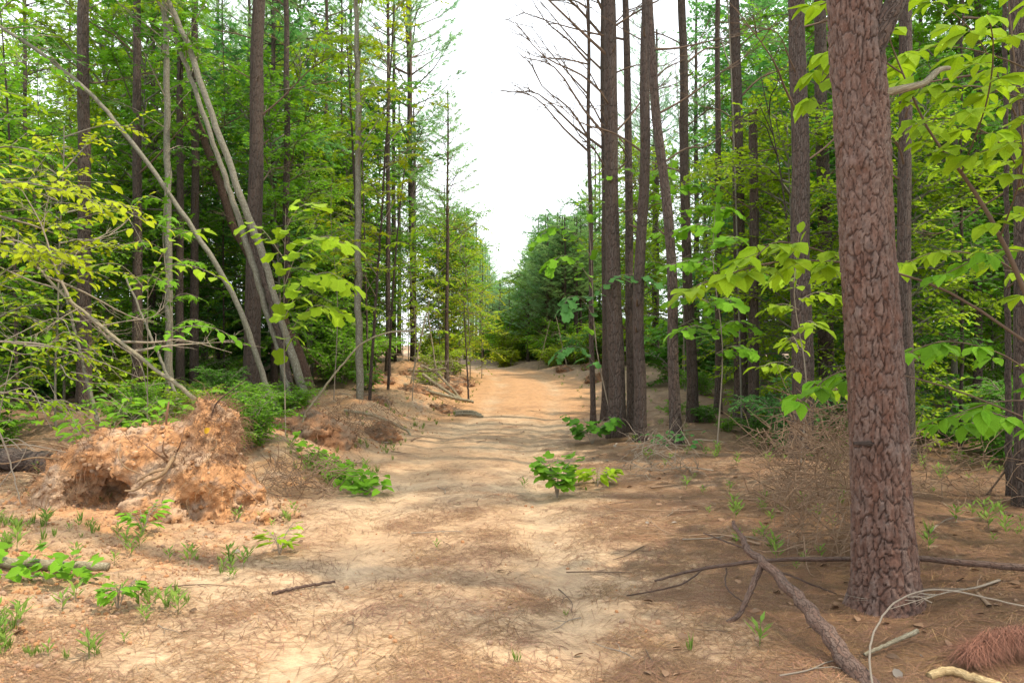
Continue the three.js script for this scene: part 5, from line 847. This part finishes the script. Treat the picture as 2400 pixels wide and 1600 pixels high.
// ---------------------------------------------------------------- ground litter and seedlings
{
  const r = rng(5000), nm = new MB(), dummy = new THREE.Object3D(), col = new THREE.Color();
  for (let k = 0, tries = 0; k < 26000 && tries < 400000; tries++) {   // sprinkles of fallen needles
    const d = 3 + 16 * Math.pow(r(), 1.6), x = -0.68 * d + r() * 1.36 * d, z = -d, c = roadX(d), w = roadW(d), dl = c - w - x, dr = x - c - w;
    const n = fbm(x * 2.1, z * 2.4, 9.4, 3), p = dr > -0.7 ? 0.12 + 0.85 * sstep(-0.7, 0.6, dr + 1.6 * n) : dl > 0 ? 0.16 + 0.5 * sstep(2.5, 3.5, dl) : (0.12 + 0.75 * sstep(0.03, 0.28, n) * (0.45 + 0.55 * sstep(-0.8, 1.2, x - c))) * (1 - 0.7 * Math.exp(-((Math.abs(x - c) - 0.74) ** 2) / 0.06));
    if (r() > p) continue;
    k++;
    const q0 = 0.4 + 1.0 * r() * r() + 0.3 * r(), kc = [q0, q0 * (0.85 + 0.25 * r()), q0 * (0.8 + 0.4 * r())], a0 = r() * 6.28;
    for (let j = 0; j < 11; j++) {
      const a = a0 + (r() - 0.5) * 2.4, u = x + (r() - 0.5) * 0.26, v = z + (r() - 0.5) * 0.26, L = 0.12 + 0.12 * r(), du = Math.cos(a), dv = Math.sin(a), W = 0.0019, y0 = H(u, v) + 0.003 + 0.006 * r(), y1 = H(u + du * L, v + dv * L) + 0.003 + 0.01 * r();
      const i0 = nm.v(V(u - dv * W, y0, v + du * W), UP, 0, 0, kc); nm.v(V(u + dv * W, y0, v - du * W), UP, 0, 0, kc); nm.v(V(u + du * L, y1, v + dv * L), UP, 0, 0, kc);
      nm.i.push(i0, i0 + 2, i0 + 1);
    }
  }
  { const e1 = V().fromArray(nm.p, 6).sub(V().fromArray(nm.p, 0)), e2 = V().fromArray(nm.p, 3).sub(V().fromArray(nm.p, 0)); if (e1.cross(e2).y < 0) for (let i = 0; i < nm.i.length; i += 3) [nm.i[i + 1], nm.i[i + 2]] = [nm.i[i + 2], nm.i[i + 1]]; }
  const o = new THREE.Mesh(nm.geo(), M.litter);
  o.name = 'pine_needle_litter'; tag(o, 'fallen brown pine needles strewn over track and forest floor', 'needle litter', null, 'stuff'); scene.add(o);

  // crumbs of soil on the left verge
  const lg = new THREE.IcosahedronGeometry(1, 1), P = lg.attributes.position; for (let i = 0; i < P.count; i++) { const q = V().fromBufferAttribute(P, i), k = 1 + 0.35 * noise(q.x * 2, q.y * 2, q.z * 2); P.setXYZ(i, q.x * k, q.y * k * 0.75, q.z * k); } lg.computeVertexNormals();
  const cs = [];
  for (let tries = 0; cs.length < 5200 && tries < 90000; tries++) { const d = 3.4 + 15 * Math.pow(r(), 1.2), x = -0.68 * d + r() * 1.36 * d, dl = roadX(d) - roadW(d) - x, n = noise(x * 2, d * 2, 3); if (r() < (dl > 0 && dl < 3.5 ? 0.5 + n : dl < 0 && x < roadX(d) + roadW(d) ? 0.02 : 0)) cs.push([x, -d]); }
  const cm = new THREE.InstancedMesh(lg, std({ color: lin(1, 1, 1), roughness: 1 }), cs.length);
  cs.forEach(([x, z], k) => { const s = 0.004 + 0.014 * Math.pow(r(), 4) + 0.003 * r(); dummy.position.set(x, H(x, z) + s * 0.3, z); dummy.rotation.set(r() * 6, r() * 6, r() * 6); dummy.scale.set(s, s, s); dummy.updateMatrix(); cm.setMatrixAt(k, dummy.matrix); const c = soilColor(x * 3, r() * 3, z); cm.setColorAt(k, col.setRGB(c[0] * 0.75, c[1] * 0.7, c[2] * 0.7)); });
  cm.name = 'soil_crumbs'; tag(cm, 'crumbs of sandy soil scattered over the verge', 'soil crumbs', null, 'stuff'); scene.add(cm);

  // curled dead leaves
  const dl0 = new MB(); dl0.leaf(V(-0.04, 0.012, 0), V(1, 0.1, 0).normalize(), V(0.1, 1, 0.3).normalize(), 0.085, 0.05, 'oval', [1, 1, 1]);
  const lv = []; for (let tries = 0; lv.length < 650 && tries < 40000; tries++) { const d = 3.4 + 14 * Math.pow(r(), 1.3), x = -0.68 * d + r() * 1.36 * d, on = Math.abs(x - roadX(d)) < roadW(d); if (r() < (on ? 0.08 : x > 0 ? 0.7 : 0.2)) lv.push([x, -d]); }
  const lm = new THREE.InstancedMesh(dl0.geo(), std({ color: lin(1, 1, 1), side: THREE.DoubleSide, roughness: 0.8 }), lv.length);
  lv.forEach(([x, z], k) => { dummy.position.set(x, H(x, z) + 0.004, z); dummy.rotation.set((r() - 0.5) * 0.7, r() * 6.28, (r() - 0.5) * 0.7); const s = 0.3 + 0.6 * r(); dummy.scale.set(s, s, s); dummy.updateMatrix(); lm.setMatrixAt(k, dummy.matrix); const q = 0.5 + 0.9 * r(), w = r(); lm.setColorAt(k, w < 0.12 ? col.setRGB(0.22 * q, 0.18 * q, 0.14 * q) : col.setRGB(0.21 * q, 0.12 * q, 0.065 * q)); });
  lm.name = 'leaf_litter'; tag(lm, 'curled dead brown leaves scattered under the pines', 'leaf litter', null, 'stuff'); scene.add(lm);

  // seedlings and grass on the verges
  const weed = new MB(); for (let k = 0; k < 9; k++) { const a = k * 2.4, h = 0.02 + 0.07 * (k / 9); weed.leaf(V(0.008 * Math.cos(a), h, 0.008 * Math.sin(a)), outward(a, 0.5 + 0.4 * r()), UP, 0.055 + 0.03 * r(), 0.018, 'diamond', tint(r)); } weed.tube([V(0, -0.01, 0), V(0.005, 0.1, 0.004)], [0.0018, 0.0012], 3, { cap: false });
  const grass = new MB(); for (let k = 0; k < 14; k++) grass.leaf(V(0.02 * (r() - 0.5), 0, 0.02 * (r() - 0.5)), outward(r() * 6.28, 1.0 + 0.4 * r()), outward(r() * 6.28, 0.3), 0.04 + 0.06 * r(), 0.006, 'diamond', tint(r));
  for (const [name, geo, mat, n, label, fit] of [
    ['weed_seedlings', weed.geo(), G.weed, 620, 'small green weed seedlings dotted over the sandy verges', (x, d, dl, dr, q) => (dl > -0.3 && dl < 3 && d < 14 ? 3 * Math.max(0, q + 0.02) : dr > 0.6 && d > 5.5 ? 0.5 + q : dl < 0 && dr < 0 ? 0.004 : 0.01)],
    ['grass_blades', grass.geo(), G.weed, 260, 'thin tufts of grass on the verges of the track', (x, d, dl, dr, q) => (dl > -0.2 && dl < 2.2 && d < 8 ? 2.2 * Math.max(0, q - 0.1) : (dr > -0.2 && dr < 1.5 && d > 18) || (dl > -0.3 && dl < 1 && d > 9) ? 0.45 + q : 0.002)]]) {
    const at = [];
    for (let tries = 0; at.length < n && tries < 60000; tries++) { const d = 4 + 26 * Math.pow(r(), 1.7), x = -0.68 * d + r() * 1.36 * d; if (r() < fit(x, d, roadX(d) - roadW(d) - x, x - roadX(d) - roadW(d), noise(x * 1.4, d * 1.4, 7))) at.push([x, -d]); }
    const im = new THREE.InstancedMesh(geo, mat, at.length);
    at.forEach(([x, z], k) => { dummy.position.set(x, H(x, z), z); dummy.rotation.set(0, r() * 6.28, 0); const s = (0.6 + 0.9 * r()) * (name === 'weed_seedlings' ? 0.95 : 1); dummy.scale.set(s, s, s); dummy.updateMatrix(); im.setMatrixAt(k, dummy.matrix); });
    im.name = name; tag(im, label, 'ground cover', null, 'stuff'); scene.add(im);
  }
  // twigs dropped on the track and under the pines
  const TW = [1, 2, 3].map((s) => { const q = rng(s + 40), m = new MB(), p = curve([[-0.5, 0.01, 0], [-0.15, 0.025, 0.06 * (q() - 0.5)], [0.2, 0.02, 0.14 * (q() - 0.5)], [0.5, 0.008, 0.2 * (q() - 0.5)]], 10); m.tube(p, taper(11, 0.011, 0.005), 5); m.tube([p[4], V().copy(p[4]).add(V(0.16, 0.03, 0.1)), V().copy(p[4]).add(V(0.3, 0.0, 0.16))], [0.007, 0.005, 0.003], 4); return m.geo(); });
  const T = [[-0.62, 6.6], [-0.5, 6.2], [-0.35, 7.9], [-0.75, 8.6], [0.35, 5.0], [0.6, 5.5], [0.3, 4.6], [-0.9, 4.5], [0.1, 9.5], [0.55, 4.2], [0.9, 6.0], [1.2, 6.6], [1.5, 7.4], [1.1, 7.9], [0.7, 4.05], [-1.9, 4.4], [-2.1, 5.2], [1.9, 5.6], [2.7, 5.7], [3.0, 6.6], [1.0, 9.7], [1.5, 10.3], [-1.3, 10.2], [-1.6, 11.4], [-2.0, 10.5], [0.2, 14], [-0.5, 12.6], [1.5, 3.9], [1.1, 4.4], [2.3, 6.9], [0.75, 10.6], [-0.2, 15.4], [2.5, 8.2], [-1.1, 12.9]];
  T.forEach(([x, d], k) => { const o2 = new THREE.Mesh(TW[k % 3], k % 3 ? M.twig : M.greyTwig); o2.name = numbered('fallen_twig'); const s = 0.18 + 0.3 * r(); o2.position.set(x, H(x, -d) + 0.004, -d); o2.rotation.set(0, r() * 6.28, 0); o2.scale.set(s, 0.8 * s + 0.1, s); tag(o2, 'small dry twig lying on the sand and needles', 'twig', 'dropped twigs'); scene.add(o2); });
}

// ---------------------------------------------------------------- finish
scene.traverse((o) => { if (o.isMesh) { o.castShadow = true; o.receiveShadow = true; } });
renderer.render(scene, camera);
